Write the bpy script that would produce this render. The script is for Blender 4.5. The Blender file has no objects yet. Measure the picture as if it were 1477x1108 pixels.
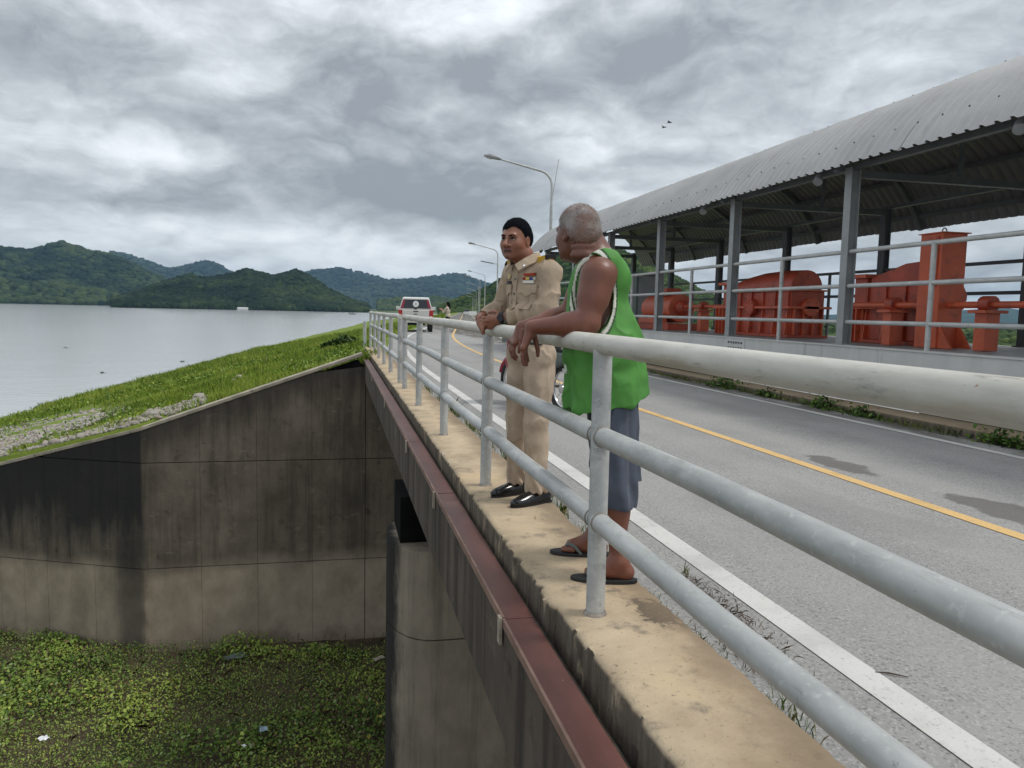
import bpy, math, random
import numpy as np
from math import sin, cos, radians, degrees, atan2, hypot, pi, sqrt, exp
from mathutils import Vector, Matrix
random.seed(7); RNG = np.random.default_rng(11)
S = bpy.context.scene
COL = S.collection

# ------------------------------------------------------------------ camera
FPX, CX, CY, EYE = 1105., 738.5, 554., 1.13
ROLL, PITCH, YAW = radians(1.25), radians(5.3995), radians(12.98)
def yawed(v):
    c, s = cos(YAW), sin(YAW)
    return Vector((v[0]*c+v[1]*s, -v[0]*s+v[1]*c, v[2]))
_right = Vector((1, 0, 0)); _up = Vector((0, sin(PITCH), cos(PITCH))); _fwd = Vector((0, cos(PITCH), -sin(PITCH)))
ax_x = yawed(cos(ROLL)*_right + sin(ROLL)*_up)
ax_y = yawed(-sin(ROLL)*_right + cos(ROLL)*_up)
ax_f = yawed(_fwd)
cam = bpy.data.cameras.new('camera'); camo = bpy.data.objects.new('camera', cam); COL.objects.link(camo)
cam.sensor_fit = 'HORIZONTAL'; cam.sensor_width = 36; cam.lens = 36*FPX/1477
cam.clip_start = .05; cam.clip_end = 40000
camo.matrix_world = Matrix(((ax_x.x, ax_y.x, -ax_f.x, 0), (ax_x.y, ax_y.y, -ax_f.y, 0), (ax_x.z, ax_y.z, -ax_f.z, EYE), (0, 0, 0, 1)))
S.camera = camo
S.render.resolution_x, S.render.resolution_y = 1024, 768
def ray(px, py): return ax_f*FPX + ax_x*(px-CX) - ax_y*(py-CY)
def onz(px, py, z): d = ray(px, py); return Vector((0, 0, EYE)) + d*((z-EYE)/d.z)
def onx(px, py, x): d = ray(px, py); return Vector((0, 0, EYE)) + d*(x/d.x)
def ony(px, py, y): d = ray(px, py); return Vector((0, 0, EYE)) + d*(y/d.y)

# ------------------------------------------------------------------ world, sun, exposure
S.view_settings.view_transform = 'Standard'; S.view_settings.look = 'None'
S.view_settings.gamma = 1; S.view_settings.exposure = 0.30; S.view_settings.use_curve_mapping = False
SUN_EL, SUN_AZ = radians(58), radians(105)       # azimuth clockwise from +Y: light comes from the right
W = bpy.data.worlds.new('World'); S.world = W; W.use_nodes = True
def build_world():
    nt = W.node_tree; N = nt.nodes; L = nt.links; N.clear()
    out = N.new('ShaderNodeOutputWorld'); bg = N.new('ShaderNodeBackground')
    sky = N.new('ShaderNodeTexSky'); sky.sky_type = 'NISHITA'; sky.sun_disc = False
    sky.sun_elevation = SUN_EL; sky.sun_rotation = SUN_AZ; sky.air_density = 1.2; sky.dust_density = 2
    tc = N.new('ShaderNodeTexCoord'); sep = N.new('ShaderNodeSeparateXYZ'); L.new(tc.outputs['Generated'], sep.inputs[0])
    def mth(op, a, b=None, c=None, clamp=False):
        n = N.new('ShaderNodeMath'); n.operation = op; n.use_clamp = clamp
        for i, v in enumerate((a, b, c)):
            if v is None: continue
            if isinstance(v, (int, float)): n.inputs[i].default_value = v
            else: L.new(v, n.inputs[i])
        return n.outputs[0]
    z = mth('MAXIMUM', sep.outputs[2], 0.0); w0 = mth('MULTIPLY', mth('POWER', z, .72), 1.25)
    def noise(vec, scale, detail, rough, off):
        mp = N.new('ShaderNodeMapping'); mp.inputs['Location'].default_value = off; L.new(vec, mp.inputs[0])
        n = N.new('ShaderNodeTexNoise'); n.inputs['Scale'].default_value = scale; n.inputs['Detail'].default_value = detail
        n.inputs['Roughness'].default_value = rough; L.new(mp.outputs[0], n.inputs['Vector']); return n.outputs[0]
    def uv(px, py): d = ray(px, py).normalized(); return d.x, max(d.z, .001)**.72*1.25
    # the heavy cloud masses and bright gaps seen over the lake and the road (centre, half widths in picture, weight)
    BL = [(570, 150, 200, 62, .17), (700, 115, 90, 50, .08), (380, 180, 140, 36, .10), (560, 278, 190, 34, .17), (650, 312, 110, 24, .10), (150, 285, 190, 28, .16), (70, 60, 170, 55, .10),
          (960, 90, 130, 46, .11), (940, 234, 66, 17, .13), (1200, 150, 130, 40, .07), (190, 212, 170, 24, -.14), (840, 210, 70, 36, -.14), (400, 338, 320, 20, -.08), (640, 30, 170, 30, -.03)]
    def dens_at(dw, lite):
        w = mth('ADD', w0, dw) if dw else w0
        cb = N.new('ShaderNodeCombineXYZ'); L.new(sep.outputs[0], cb.inputs[0]); L.new(sep.outputs[1], cb.inputs[1]); L.new(w, cb.inputs[2]); c0 = cb.outputs[0]
        wp = N.new('ShaderNodeTexNoise'); wp.inputs['Scale'].default_value = 9.; wp.inputs['Detail'].default_value = 3; L.new(c0, wp.inputs['Vector'])
        sb = N.new('ShaderNodeVectorMath'); sb.operation = 'SUBTRACT'; L.new(wp.outputs[1], sb.inputs[0]); sb.inputs[1].default_value = (.5, .5, .5)
        ma = N.new('ShaderNodeVectorMath'); ma.operation = 'MULTIPLY_ADD'; L.new(sb.outputs[0], ma.inputs[0]); ma.inputs[1].default_value = (.09, .09, .06); L.new(c0, ma.inputs[2])
        sc = N.new('ShaderNodeVectorMath'); sc.operation = 'MULTIPLY'; L.new(ma.outputs[0], sc.inputs[0]); sc.inputs[1].default_value = (1., .6, 1.5); c = sc.outputs[0]
        n1 = noise(c, 3.4, 2 if lite else 5, .5, (7.3, 2.2, .4))
        n2 = noise(c, 7., 2 if lite else 7, .63, (2.4, 5.1, 1.)); bil = mth('ABSOLUTE', mth('MULTIPLY_ADD', n2, 2., -1.))   # rounded heads with creases between
        d = mth('MULTIPLY_ADD', n1, .88, mth('MULTIPLY', bil, -.42))
        if lite: return d
        sp = N.new('ShaderNodeSeparateXYZ'); L.new(ma.outputs[0], sp.inputs[0])
        for (px, py, rx, ry, amp) in BL:
            cu, cv = uv(px, py); ru = abs(uv(px+rx, py)[0]-uv(px-rx, py)[0])/2; rv = abs(uv(px, py+ry)[1]-uv(px, py-ry)[1])/2
            du = mth('MULTIPLY_ADD', sp.outputs[0], 1/ru, -cu/ru); dv_ = mth('MULTIPLY_ADD', sp.outputs[2], 1/rv, -cv/rv)
            g = mth('POWER', .3679, mth('MULTIPLY_ADD', du, du, mth('MULTIPLY', dv_, dv_))); d = mth('MULTIPLY_ADD', g, amp*1.35, d)
        return d
    dens = mth('ADD', dens_at(0, False), .150); rim = mth('SUBTRACT', dens_at(0, True), dens_at(.03, True))      # upper edges catch the light, bases stay grey
    dens = mth('MULTIPLY_ADD', rim, -1.0, dens)
    dens = mth('MULTIPLY_ADD', mth('POWER', .3679, mth('MULTIPLY', z, 16.)), -.07, dens)      # paler cloud low down
    cr = N.new('ShaderNodeValToRGB'); L.new(dens, cr.inputs[0])
    e = cr.color_ramp.elements; e[0].position = .24; e[0].color = (.88, .91, .93, 1); e[1].position = .80; e[1].color = (.262, .282, .305, 1)
    for p, c in ((.34, (.78, .815, .845)), (.44, (.655, .69, .72)), (.53, (.53, .56, .585)), (.62, (.42, .446, .470)), (.71, (.335, .358, .382))):
        k = e.new(p); k.color = (*c, 1)
    # overcast skies grow brighter towards the zenith
    lum = mth('MULTIPLY_ADD', z, .5, .93)
    vm = N.new('ShaderNodeVectorMath'); vm.operation = 'SCALE'; L.new(cr.outputs[0], vm.inputs[0]); L.new(lum, vm.inputs['Scale'])
    sv = N.new('ShaderNodeVectorMath'); sv.operation = 'SCALE'; L.new(sky.outputs[0], sv.inputs[0]); sv.inputs['Scale'].default_value = .1
    mx = N.new('ShaderNodeMix'); mx.data_type = 'RGBA'; mx.inputs[0].default_value = .93
    L.new(sv.outputs[0], mx.inputs[6]); L.new(vm.outputs[0], mx.inputs[7])
    L.new(mx.outputs[2], bg.inputs[0]); bg.inputs[1].default_value = 1.0
    L.new(bg.outputs[0], out.inputs[0])
build_world()
sl = bpy.data.lights.new('sun', 'SUN'); sl.energy = 1.5; sl.angle = radians(12); sl.color = (1, .965, .91)
slo = bpy.data.objects.new('sun', sl); COL.objects.link(slo)
sdir = Vector((sin(SUN_AZ)*cos(SUN_EL), cos(SUN_AZ)*cos(SUN_EL), sin(SUN_EL)))
slo.rotation_euler = sdir.to_track_quat('Z', 'Y').to_euler(); slo.location = sdir*60

# ------------------------------------------------------------------ helpers: noise, meshes, things
def _h(ix, iy, iz):
    n = (ix*374761393 + iy*668265263 + iz*2147483647 % 4294967291) & 0xffffffff
    n = ((n ^ (n >> 13))*1274126177) & 0xffffffff
    return ((n ^ (n >> 16)) & 0xffff)/65535.
def vnoise(p):
    p = np.asarray(p, np.float64); i = np.floor(p).astype(np.int64); f = p-i; f = f*f*(3-2*f); r = 0
    for a in (0, 1):
        wa = f[:, 0] if a else 1-f[:, 0]
        for b in (0, 1):
            wb = f[:, 1] if b else 1-f[:, 1]
            for c in (0, 1):
                wc = f[:, 2] if c else 1-f[:, 2]
                r = r + wa*wb*wc*_h(i[:, 0]+a, i[:, 1]+b, i[:, 2]+c)
    return r*2-1
def fbm(p, o=4, lac=2.03, g=.5):
    p = np.asarray(p, np.float64); a = 1.; r = 0; t = 0
    for k in range(o): r = r+a*vnoise(p*lac**k+17.3*k); t += a; a *= g
    return r/t

def mesh_np(name, V, F, colors=None, smooth=False):
    """V (n,3), F (m,k) constant k"""
    V = np.asarray(V, np.float32); F = np.asarray(F, np.int32); k = F.shape[1]
    me = bpy.data.meshes.new(name); me.vertices.add(len(V)); me.vertices.foreach_set('co', V.ravel())
    me.loops.add(F.size); me.loops.foreach_set('vertex_index', F.ravel())
    me.polygons.add(len(F)); me.polygons.foreach_set('loop_start', np.arange(0, F.size, k, dtype=np.int32))
    me.polygons.foreach_set('loop_total', np.full(len(F), k, np.int32))
    if smooth: me.polygons.foreach_set('use_smooth', np.ones(len(F), bool))
    if colors is not None:
        c = np.ones((len(V), 4), np.float32); c[:, :3] = colors
        at = me.attributes.new('Col', 'FLOAT_COLOR', 'POINT'); at.data.foreach_set('color', c.ravel())
    me.update(calc_edges=True); me.validate(); return me
WM = {}
def add_obj(name, me, mat=None, parent=None, label=None, cat=None, group=None, kind=None):
    o = bpy.data.objects.new(name, me); COL.objects.link(o)
    if mat is not None and me is not None: me.materials.clear(); me.materials.append(mat)
    if parent is not None: o.parent = parent; WM[o.name] = WM.get(parent.name, Matrix())
    if label: o['label'] = label
    if cat: o['category'] = cat
    if group: o['group'] = group
    if kind: o['kind'] = kind
    return o
def thing(name, label, cat, loc=(0, 0, 0), rz=0., group=None):
    o = add_obj(name, None, None, None, label, cat, group)
    o.location = loc; o.rotation_euler = (0, 0, rz); o.empty_display_size = .2
    WM[o.name] = Matrix.Translation(Vector(loc)) @ Matrix.Rotation(rz, 4, 'Z'); return o
class MB:
    def __init__(s): s.v = []; s.f = []
    def add(s, vs, fs): n = len(s.v); s.v += [tuple(v) for v in vs]; s.f += [tuple(i+n for i in f) for f in fs]; return s
    def box(s, x0, x1, y0, y1, z0, z1, M=None):
        vs = [(x, y, z) for x in (x0, x1) for y in (y0, y1) for z in (z0, z1)]
        if M is not None: vs = [M @ Vector(v) for v in vs]
        return s.add(vs, [(0, 1, 3, 2), (4, 6, 7, 5), (0, 4, 5, 1), (2, 3, 7, 6), (0, 2, 6, 4), (1, 5, 7, 3)])
    def tube(s, pts, r, n=12, caps=True):
        pts = [Vector(p) for p in pts]; rs = r if isinstance(r, (list, tuple)) else [r]*len(pts)
        rings = []; t0 = (pts[1]-pts[0]).normalized()
        a = t0.orthogonal().normalized()
        for i, p in enumerate(pts):
            t = (pts[min(i+1, len(pts)-1)]-pts[max(i-1, 0)]).normalized()
            a = (a-t*a.dot(t)).normalized(); b = t.cross(a)
            rings.append([p+(a*cos(2*pi*k/n)+b*sin(2*pi*k/n))*rs[i] for k in range(n)])
        vs = [v for R in rings for v in R]; fs = []
        for i in range(len(pts)-1):
            for k in range(n): fs.append((i*n+k, i*n+(k+1) % n, (i+1)*n+(k+1) % n, (i+1)*n+k))
        if caps: fs.append(tuple(range(n-1, -1, -1))); fs.append(tuple((len(pts)-1)*n+k for k in range(n)))
        return s.add(vs, fs)
    def cyl(s, a, b, r, r2=None, n=14): return s.tube([a, b], [r, r if r2 is None else r2], n)
    def prism(s, poly, d0, d1, axis):
        """poly in the two other axes (order x,y,z without axis), extruded d0..d1 on axis"""
        def mk(p, d):
            q = list(p); q.insert(axis, d); return tuple(q)
        n = len(poly); vs = [mk(p, d0) for p in poly]+[mk(p, d1) for p in poly]
        fs = [tuple(range(n-1, -1, -1)), tuple(range(n, 2*n))]+[(i, (i+1) % n, n+(i+1) % n, n+i) for i in range(n)]
        return s.add(vs, fs)
    def ellipsoid(s, c, r, nu=14, nv=8):
        vs = [(c[0], c[1], c[2]-r[2])]
        for j in range(1, nv):
            a = -pi/2+pi*j/nv
            for i in range(nu): vs.append((c[0]+r[0]*cos(a)*cos(2*pi*i/nu), c[1]+r[1]*cos(a)*sin(2*pi*i/nu), c[2]+r[2]*sin(a)))
        vs.append((c[0], c[1], c[2]+r[2])); fs = []
        for i in range(nu): fs.append((0, 1+(i+1) % nu, 1+i)); fs.append((len(vs)-1, len(vs)-1-nu+i, len(vs)-1-nu+(i+1) % nu))
        for j in range(nv-2):
            for i in range(nu): a = 1+j*nu; fs.append((a+i, a+(i+1) % nu, a+nu+(i+1) % nu, a+nu+i))
        return s.add(vs, fs)
    def mesh(s, name, smooth=False):
        import bmesh
        me = bpy.data.meshes.new(name); me.from_pydata(s.v, [], s.f)
        bm = bmesh.new(); bm.from_mesh(me); bmesh.ops.recalc_face_normals(bm, faces=bm.faces[:]); bm.to_mesh(me); bm.free()
        if smooth:
            for p in me.polygons: p.use_smooth = True
            me.set_sharp_from_angle(angle=radians(40))
        me.update(); return me
def part(name, mb, mat, parent=None, smooth=False, bevel=0, local=False, **kw):
    me = mb.mesh(name, smooth)
    if parent is not None and not local and parent.name in WM: me.transform(WM[parent.name].inverted())
    o = add_obj(name, me, mat, parent, **kw)
    if bevel:
        m = o.modifiers.new('bevel', 'BEVEL'); m.width = bevel; m.segments = 2; m.limit_method = 'ANGLE'; m.angle_limit = radians(40)
    return o
def copy_tree(o, parent=None):
    c = o.copy(); COL.objects.link(c)
    if parent is not None: c.parent = parent
    for ch in list(o.children): copy_tree(ch, c)
    return c

# ------------------------------------------------------------------ materials
class NB:
    def __init__(s, name):
        s.m = bpy.data.materials.new(name); s.m.use_nodes = True; s.nt = s.m.node_tree; s.N = s.nt.nodes; s.L = s.nt.links
        s.b = s.N['Principled BSDF']; s.geo = None
    def set(s, node, i, v):
        if isinstance(v, (int, float)): node.inputs[i].default_value = v
        elif isinstance(v, (tuple, list)):
            d = node.inputs[i].default_value
            node.inputs[i].default_value = tuple(v)+((1,) if len(d) == 4 and len(v) == 3 else ())
        else: s.L.new(v, node.inputs[i])
    def pos(s, scale=(1, 1, 1), obj=False):
        if obj: n = s.N.new('ShaderNodeTexCoord'); o = n.outputs['Object']
        else: n = s.N.new('ShaderNodeNewGeometry'); o = n.outputs['Position']
        mp = s.N.new('ShaderNodeVectorMath'); mp.operation = 'MULTIPLY'; s.L.new(o, mp.inputs[0]); mp.inputs[1].default_value = scale; return mp.outputs[0]
    def noise(s, vec, scale, detail=4, rough=.55, dist=0.):
        n = s.N.new('ShaderNodeTexNoise'); s.L.new(vec, n.inputs['Vector']); n.inputs['Scale'].default_value = scale
        n.inputs['Detail'].default_value = detail; n.inputs['Roughness'].default_value = rough; n.inputs['Distortion'].default_value = dist; return n.outputs[0]
    def voro(s, vec, scale, out='Color', feature='F1'):
        n = s.N.new('ShaderNodeTexVoronoi'); n.feature = feature; s.L.new(vec, n.inputs['Vector']); n.inputs['Scale'].default_value = scale; return n.outputs[out]
    def ramp(s, v, a, b, ca=(0, 0, 0), cb=(1, 1, 1)):
        n = s.N.new('ShaderNodeValToRGB'); s.L.new(v, n.inputs[0]); e = n.color_ramp.elements
        e[0].position = a; e[0].color = (*ca, 1); e[1].position = b; e[1].color = (*cb, 1); return n.outputs[0]
    def step(s, v, a, b):   # 0..1 smooth map, a may exceed b
        n = s.N.new('ShaderNodeMapRange'); n.interpolation_type = 'SMOOTHSTEP'; s.set(n, 0, v); n.inputs[1].default_value = a; n.inputs[2].default_value = b
        n.inputs[3].default_value = 0; n.inputs[4].default_value = 1
        if a > b: n.inputs[1].default_value = b; n.inputs[2].default_value = a; n.inputs[3].default_value = 1; n.inputs[4].default_value = 0
        return n.outputs[0]
    def mix(s, f, a, b, mode='MIX'):
        n = s.N.new('ShaderNodeMix'); n.data_type = 'RGBA'; n.blend_type = mode; s.set(n, 0, f); s.set(n, 6, a); s.set(n, 7, b); return n.outputs[2]
    def math(s, op, a, b=0., clamp=False):
        n = s.N.new('ShaderNodeMath'); n.operation = op; n.use_clamp = clamp; s.set(n, 0, a); s.set(n, 1, b); return n.outputs[0]
    def xyz(s, vec): n = s.N.new('ShaderNodeSeparateXYZ'); s.L.new(vec, n.inputs[0]); return n.outputs
    def attr(s, name='Col'): n = s.N.new('ShaderNodeAttribute'); n.attribute_name = name; return n.outputs['Color']
    def rnd(s): n = s.N.new('ShaderNodeObjectInfo'); return n.outputs['Random']
    def bump(s, h, strength=.3, dist=.01):
        n = s.N.new('ShaderNodeBump'); n.inputs['Strength'].default_value = strength; n.inputs['Distance'].default_value = dist
        s.L.new(h, n.inputs['Height']); s.L.new(n.outputs[0], s.b.inputs['Normal'])
    def fin(s, color=None, rough=None, metal=None, spec=None):
        if color is not None: s.set(s.b, 'Base Color', color)
        if rough is not None: s.set(s.b, 'Roughness', rough)
        if metal is not None: s.set(s.b, 'Metallic', metal)
        if spec is not None: s.set(s.b, 'Specular IOR Level', spec)
        return s.m
def simple(name, c, rough=.6, metal=0., var=.18, scale=6., bump=.15, bscale=60., dist=.004, dirt=None, spec=.5, obj=True):
    b = NB(name); p = b.pos(obj=obj); n = b.noise(p, scale, 5)
    lo = tuple(x*(1-var) for x in c); hi = tuple(min(1, x*(1+var)) for x in c)
    col = b.ramp(n, .3, .7, lo, hi)
    if dirt: col = b.mix(b.step(b.noise(p, scale*1.7, 6, .65), .52, .72), col, dirt)
    if bump: b.bump(b.noise(p, bscale, 3), bump, dist)
    return b.fin(col, rough, metal, spec)
MT = {}
def mats():
    # asphalt
    b = NB('asphalt'); p = b.pos(); x, y, z = b.xyz(p)
    n1 = b.noise(p, .9, 5, .6); col = b.ramp(n1, .3, .75, (.25, .247, .24), (.335, .328, .312))
    sp = b.voro(p, 110.); spv = b.N.new('ShaderNodeRGBToBW'); b.L.new(sp, spv.inputs[0])
    col = b.mix(b.math('MULTIPLY', b.step(spv.outputs[0], .6, .95), .6), col, (.44, .43, .415)); col = b.mix(b.math('MULTIPLY', b.step(spv.outputs[0], .36, .10), .6), col, (.12, .12, .12))
    wet = 0.
    for (cx, cy, rx, ry) in ((4.16, 5.62, .17, .42), (4.30, 3.95, .22, .55)):
        dx = b.math('DIVIDE', b.math('SUBTRACT', x, cx), rx); dy = b.math('DIVIDE', b.math('SUBTRACT', y, cy), ry)
        r = b.math('ADD', b.math('ADD', b.math('MULTIPLY', dx, dx), b.math('MULTIPLY', dy, dy)), b.math('MULTIPLY', b.math('SUBTRACT', b.noise(p, 4., 6, .65), .5), 3.2))
        wet = b.math('MAXIMUM', wet, b.step(r, 1.1, .75))
    for cx in (2.25, 3.35, 4.4, 5.5):
        tr = b.step(b.math('ABSOLUTE', b.math('SUBTRACT', x, cx)), .30, .08); col = b.mix(b.math('MULTIPLY', tr, b.math('MULTIPLY', b.noise(b.pos((.6, .15, 1)), 2., 4), .55)), col, (.36, .35, .335))
    pt = b.step(b.noise(b.pos((1, .5, 1)), .35, 5, .6), .54, .60); col = b.mix(b.math('MULTIPLY', pt, .28), col, (.19, .187, .18))
    edge = b.math('MULTIPLY', b.step(x, 5.9, 6.45), b.step(b.noise(b.pos((1, .35, 1)), 3., 5, .65), .36, .52))
    col = b.mix(b.math('MULTIPLY', edge, .85), col, (.075, .065, .05)); col = b.mix(b.math('MULTIPLY', wet, .62), col, (.08, .07, .06))
    b.bump(b.noise(p, 130., 2, .6), .5, .006); MT['asphalt'] = b.fin(col, b.math('SUBTRACT', .88, b.math('MULTIPLY', wet, .35)), 0, .3)
    # road paint, worn to asphalt
    for nm, c in (('white_paint', (.60, .59, .56)), ('yellow_paint', (.68, .45, .19))):
        b = NB(nm); p = b.pos(); w = b.step(b.noise(p, 22., 6, .7), .56, .70); f = b.step(b.noise(p, 90., 2), .6, .75)
        col = b.mix(b.math('MAXIMUM', b.math('MULTIPLY', w, .6), b.math('MULTIPLY', f, .6)), c, (.24, .235, .22))
        col = b.mix(b.step(b.noise(p, 2.2, 4), .45, .75), col, tuple(v*.72 for v in c)); b.bump(b.noise(p, 120., 2), .4, .004); MT[nm] = b.fin(col, .75, 0, .3)
    # kerb concrete: sandy top, black mould on the sides
    b = NB('kerb_concrete'); p = b.pos(); g = b.N.new('ShaderNodeNewGeometry'); nz = b.xyz(g.outputs['Normal'])[2]
    col = b.ramp(b.noise(p, 2.2, 6, .6), .3, .72, (.34, .26, .172), (.60, .49, .345))
    col = b.mix(b.step(b.noise(p, 1.1, 3), .5, .68), col, (.55, .42, .27)); col = b.mix(b.step(b.noise(p, 5., 7, .7), .53, .70), col, (.23, .19, .145))
    x, y, z = b.xyz(p)
    dx = b.math('DIVIDE', b.math('SUBTRACT', x, 1.2), .10); dy = b.math('DIVIDE', b.math('SUBTRACT', y, 2.63), .16)
    r = b.math('ADD', b.math('ADD', b.math('MULTIPLY', dx, dx), b.math('MULTIPLY', dy, dy)), b.math('MULTIPLY', b.math('SUBTRACT', b.noise(p, 22., 5, .7), .5), 4.5))
    col = b.mix(b.math('MULTIPLY', b.step(r, .9, .4), .8), col, (.035, .034, .035))
    rs = b.math('MULTIPLY', b.step(b.math('ADD', x, b.math('MULTIPLY', b.noise(p, 3.5, 6, .7), .35)), 1.22, 1.42), .75); col = b.mix(rs, col, (.20, .15, .10)); fine = b.noise(p, 45., 5, .75); col = b.mix(b.step(fine, .58, .70), col, (.21, .175, .13))
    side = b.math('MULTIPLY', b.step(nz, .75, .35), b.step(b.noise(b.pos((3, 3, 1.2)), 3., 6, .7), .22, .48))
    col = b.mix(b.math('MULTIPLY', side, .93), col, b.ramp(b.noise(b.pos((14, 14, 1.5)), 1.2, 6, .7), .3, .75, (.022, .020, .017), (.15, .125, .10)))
    b.bump(b.math('ADD', b.noise(p, 70., 5, .65), b.math('MULTIPLY', b.noise(p, 9., 3), 2.)), .5, .008); MT['kerb'] = b.fin(col, .9, 0, .2)
    # stained wall concrete
    def wall(name, base, dark, streak, lowband):
        b = NB(name); p = b.pos(); x, y, z = b.xyz(p)
        col = b.ramp(b.noise(b.pos((1, 1, .8)), 1.3, 7, .65), .3, .72, tuple(v*.6 for v in base), tuple(v*1.25 for v in base))
        st = b.step(b.noise(b.pos((5, 5, .28)), 1., 7, .65), .44, .66); col = b.mix(b.math('MULTIPLY', st, streak), col, dark)
        col = b.mix(b.math('MULTIPLY', b.step(b.noise(p, 3.6, 7, .7), .56, .72), .65), col, tuple(v*.5 for v in dark))
        col = b.mix(b.math('MULTIPLY', b.step(b.noise(b.pos((1, 1, 2)), 2.1, 7, .7), .58, .74), .5), col, tuple(min(1, v*1.9) for v in base))
        if lowband:
            col = b.mix(b.step(b.math('ADD', z, b.math('MULTIPLY', b.noise(p, .8, 4), .8)), -4.2, -4.75), col, b.ramp(b.noise(b.pos((1, 1, .7)), 1.6, 6, .65), .32, .72, (.235, .19, .14), (.42, .345, .262)))
            # black mould: the left leaf of the wall and the run-off at the bend
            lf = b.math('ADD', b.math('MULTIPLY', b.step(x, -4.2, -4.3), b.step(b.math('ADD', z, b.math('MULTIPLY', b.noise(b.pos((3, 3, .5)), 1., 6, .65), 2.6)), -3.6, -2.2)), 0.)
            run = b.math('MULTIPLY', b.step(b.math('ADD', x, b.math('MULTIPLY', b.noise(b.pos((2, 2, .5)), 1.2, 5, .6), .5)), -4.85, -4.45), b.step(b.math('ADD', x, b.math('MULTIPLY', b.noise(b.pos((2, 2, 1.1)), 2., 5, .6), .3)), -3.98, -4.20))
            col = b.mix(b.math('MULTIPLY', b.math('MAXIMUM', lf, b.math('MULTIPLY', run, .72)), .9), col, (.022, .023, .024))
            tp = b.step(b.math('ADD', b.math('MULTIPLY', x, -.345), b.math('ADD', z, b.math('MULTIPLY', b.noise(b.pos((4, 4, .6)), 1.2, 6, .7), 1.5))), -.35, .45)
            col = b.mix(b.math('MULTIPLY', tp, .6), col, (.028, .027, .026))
        b.bump(b.noise(p, 22., 6, .65), .35, .012); return b.fin(col, .92, 0, .2)
    MT['wall'] = wall('wall_concrete', (.165, .137, .106), (.055, .046, .037), .55, True)
    MT['girder'] = wall('girder_concrete', (.115, .095, .078), (.032, .027, .023), .8, False)
    MT['coping'] = simple('coping_concrete', (.34, .30, .235), .9, 0, .3, 3., .4, 40., dirt=(.14, .12, .09), obj=False)
    b = NB('pier_concrete'); p = b.pos(); x, y, z = b.xyz(p)
    col = b.ramp(b.noise(b.pos((1, 1, .6)), 1.8, 7, .65), .3, .72, (.145, .122, .094), (.32, .275, .215))
    col = b.mix(b.math('MULTIPLY', b.step(b.noise(b.pos((6, 6, .4)), 1., 6, .7), .48, .68), .4), col, (.07, .06, .05))
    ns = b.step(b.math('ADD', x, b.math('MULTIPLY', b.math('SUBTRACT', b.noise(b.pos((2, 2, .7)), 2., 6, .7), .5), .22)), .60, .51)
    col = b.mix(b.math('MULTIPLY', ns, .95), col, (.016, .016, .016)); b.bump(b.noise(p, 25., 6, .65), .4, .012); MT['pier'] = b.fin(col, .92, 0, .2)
    MT['mould'] = simple('mould_shade_concrete', (.010, .010, .010), .98, 0, .4, 2., .3, 30., spec=.05, obj=False)  # near-black: mould plus the shade under the bridge, put into the colour
    # metals
    b = NB('galvanised_steel'); p = b.pos(); col = b.ramp(b.noise(b.pos((1, .35, 1)), 9., 6, .65), .3, .72, (.34, .352, .348), (.555, .562, .55))
    col = b.mix(b.math('MULTIPLY', b.step(b.noise(b.pos((5, .8, 5)), 4., 6, .7), .55, .72), .55), col, (.22, .225, .22)); col = b.mix(b.math('MULTIPLY', b.step(b.noise(b.pos((1, .5, 1)), 3.1, 5, .6), .56, .7), .45), col, (.50, .46, .37))
    col = b.mix(b.math('MULTIPLY', b.step(b.noise(p, 38., 5, .7), .55, .68), .5), col, (.62, .63, .62)); col = b.mix(b.math('MULTIPLY', b.step(b.noise(b.pos((1.5, 1.5, .8)), 16., 6, .75), .62, .7), .7), col, (.17, .165, .155))
    b.bump(b.noise(p, 60., 4), .12, .003); MT['galv'] = b.fin(col, b.ramp(b.noise(p, 12., 4), .3, .7, (.42,)*3, (.62,)*3), .2)
    b = NB('worn_top_rail'); p = b.pos(); col = b.ramp(b.noise(b.pos((1, .3, 1)), 7., 7, .68), .3, .7, (.43, .415, .37), (.66, .64, .585))
    col = b.mix(b.math('MULTIPLY', b.step(b.noise(b.pos((2, .25, 2)), 5., 6, .65), .54, .68), .6), col, (.42, .36, .26)); col = b.mix(b.math('MULTIPLY', b.step(b.noise(b.pos((2, .5, 2)), 11., 6, .7), .58, .7), .6), col, (.25, .26, .255))
    col = b.mix(b.math('MULTIPLY', b.step(b.noise(b.pos((3, .35, 3)), 14., 6, .75), .60, .68), .7), col, (.20, .185, .16)); col = b.mix(b.step(b.noise(p, 20., 5, .7), .68, .72), col, (.30, .17, .10))
    b.bump(b.noise(p, 50., 4), .12, .003); MT['rail'] = b.fin(col, .58, .12)
    MT['weld'] = simple('weld_bead', (.27, .235, .20), .6, .3, .3, 30.)
    MT['rust_paint'] = None
    b = NB('red_oxide_channel'); p = b.pos(); col = b.ramp(b.noise(b.pos((1, .6, 1)), 4., 6, .65), .3, .72, (.088, .032, .026), (.16, .062, .05))
    col = b.mix(b.math('MULTIPLY', b.step(b.noise(b.pos((1, .4, 1)), 1.7, 4), .5, .7), .5), col, (.20, .105, .085)); col = b.mix(b.step(b.noise(p, 26., 3, .6), .735, .76), col, (.55, .48, .42))
    b.bump(b.noise(p, 40., 4), .15, .004); MT['channel'] = b.fin(col, .38, 0, .5)
    MT['channel_edge'] = simple('channel_flange', (.22, .135, .105), .65, 0, .3, 5., .2, 40., dirt=(.16, .08, .065), obj=False)
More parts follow.
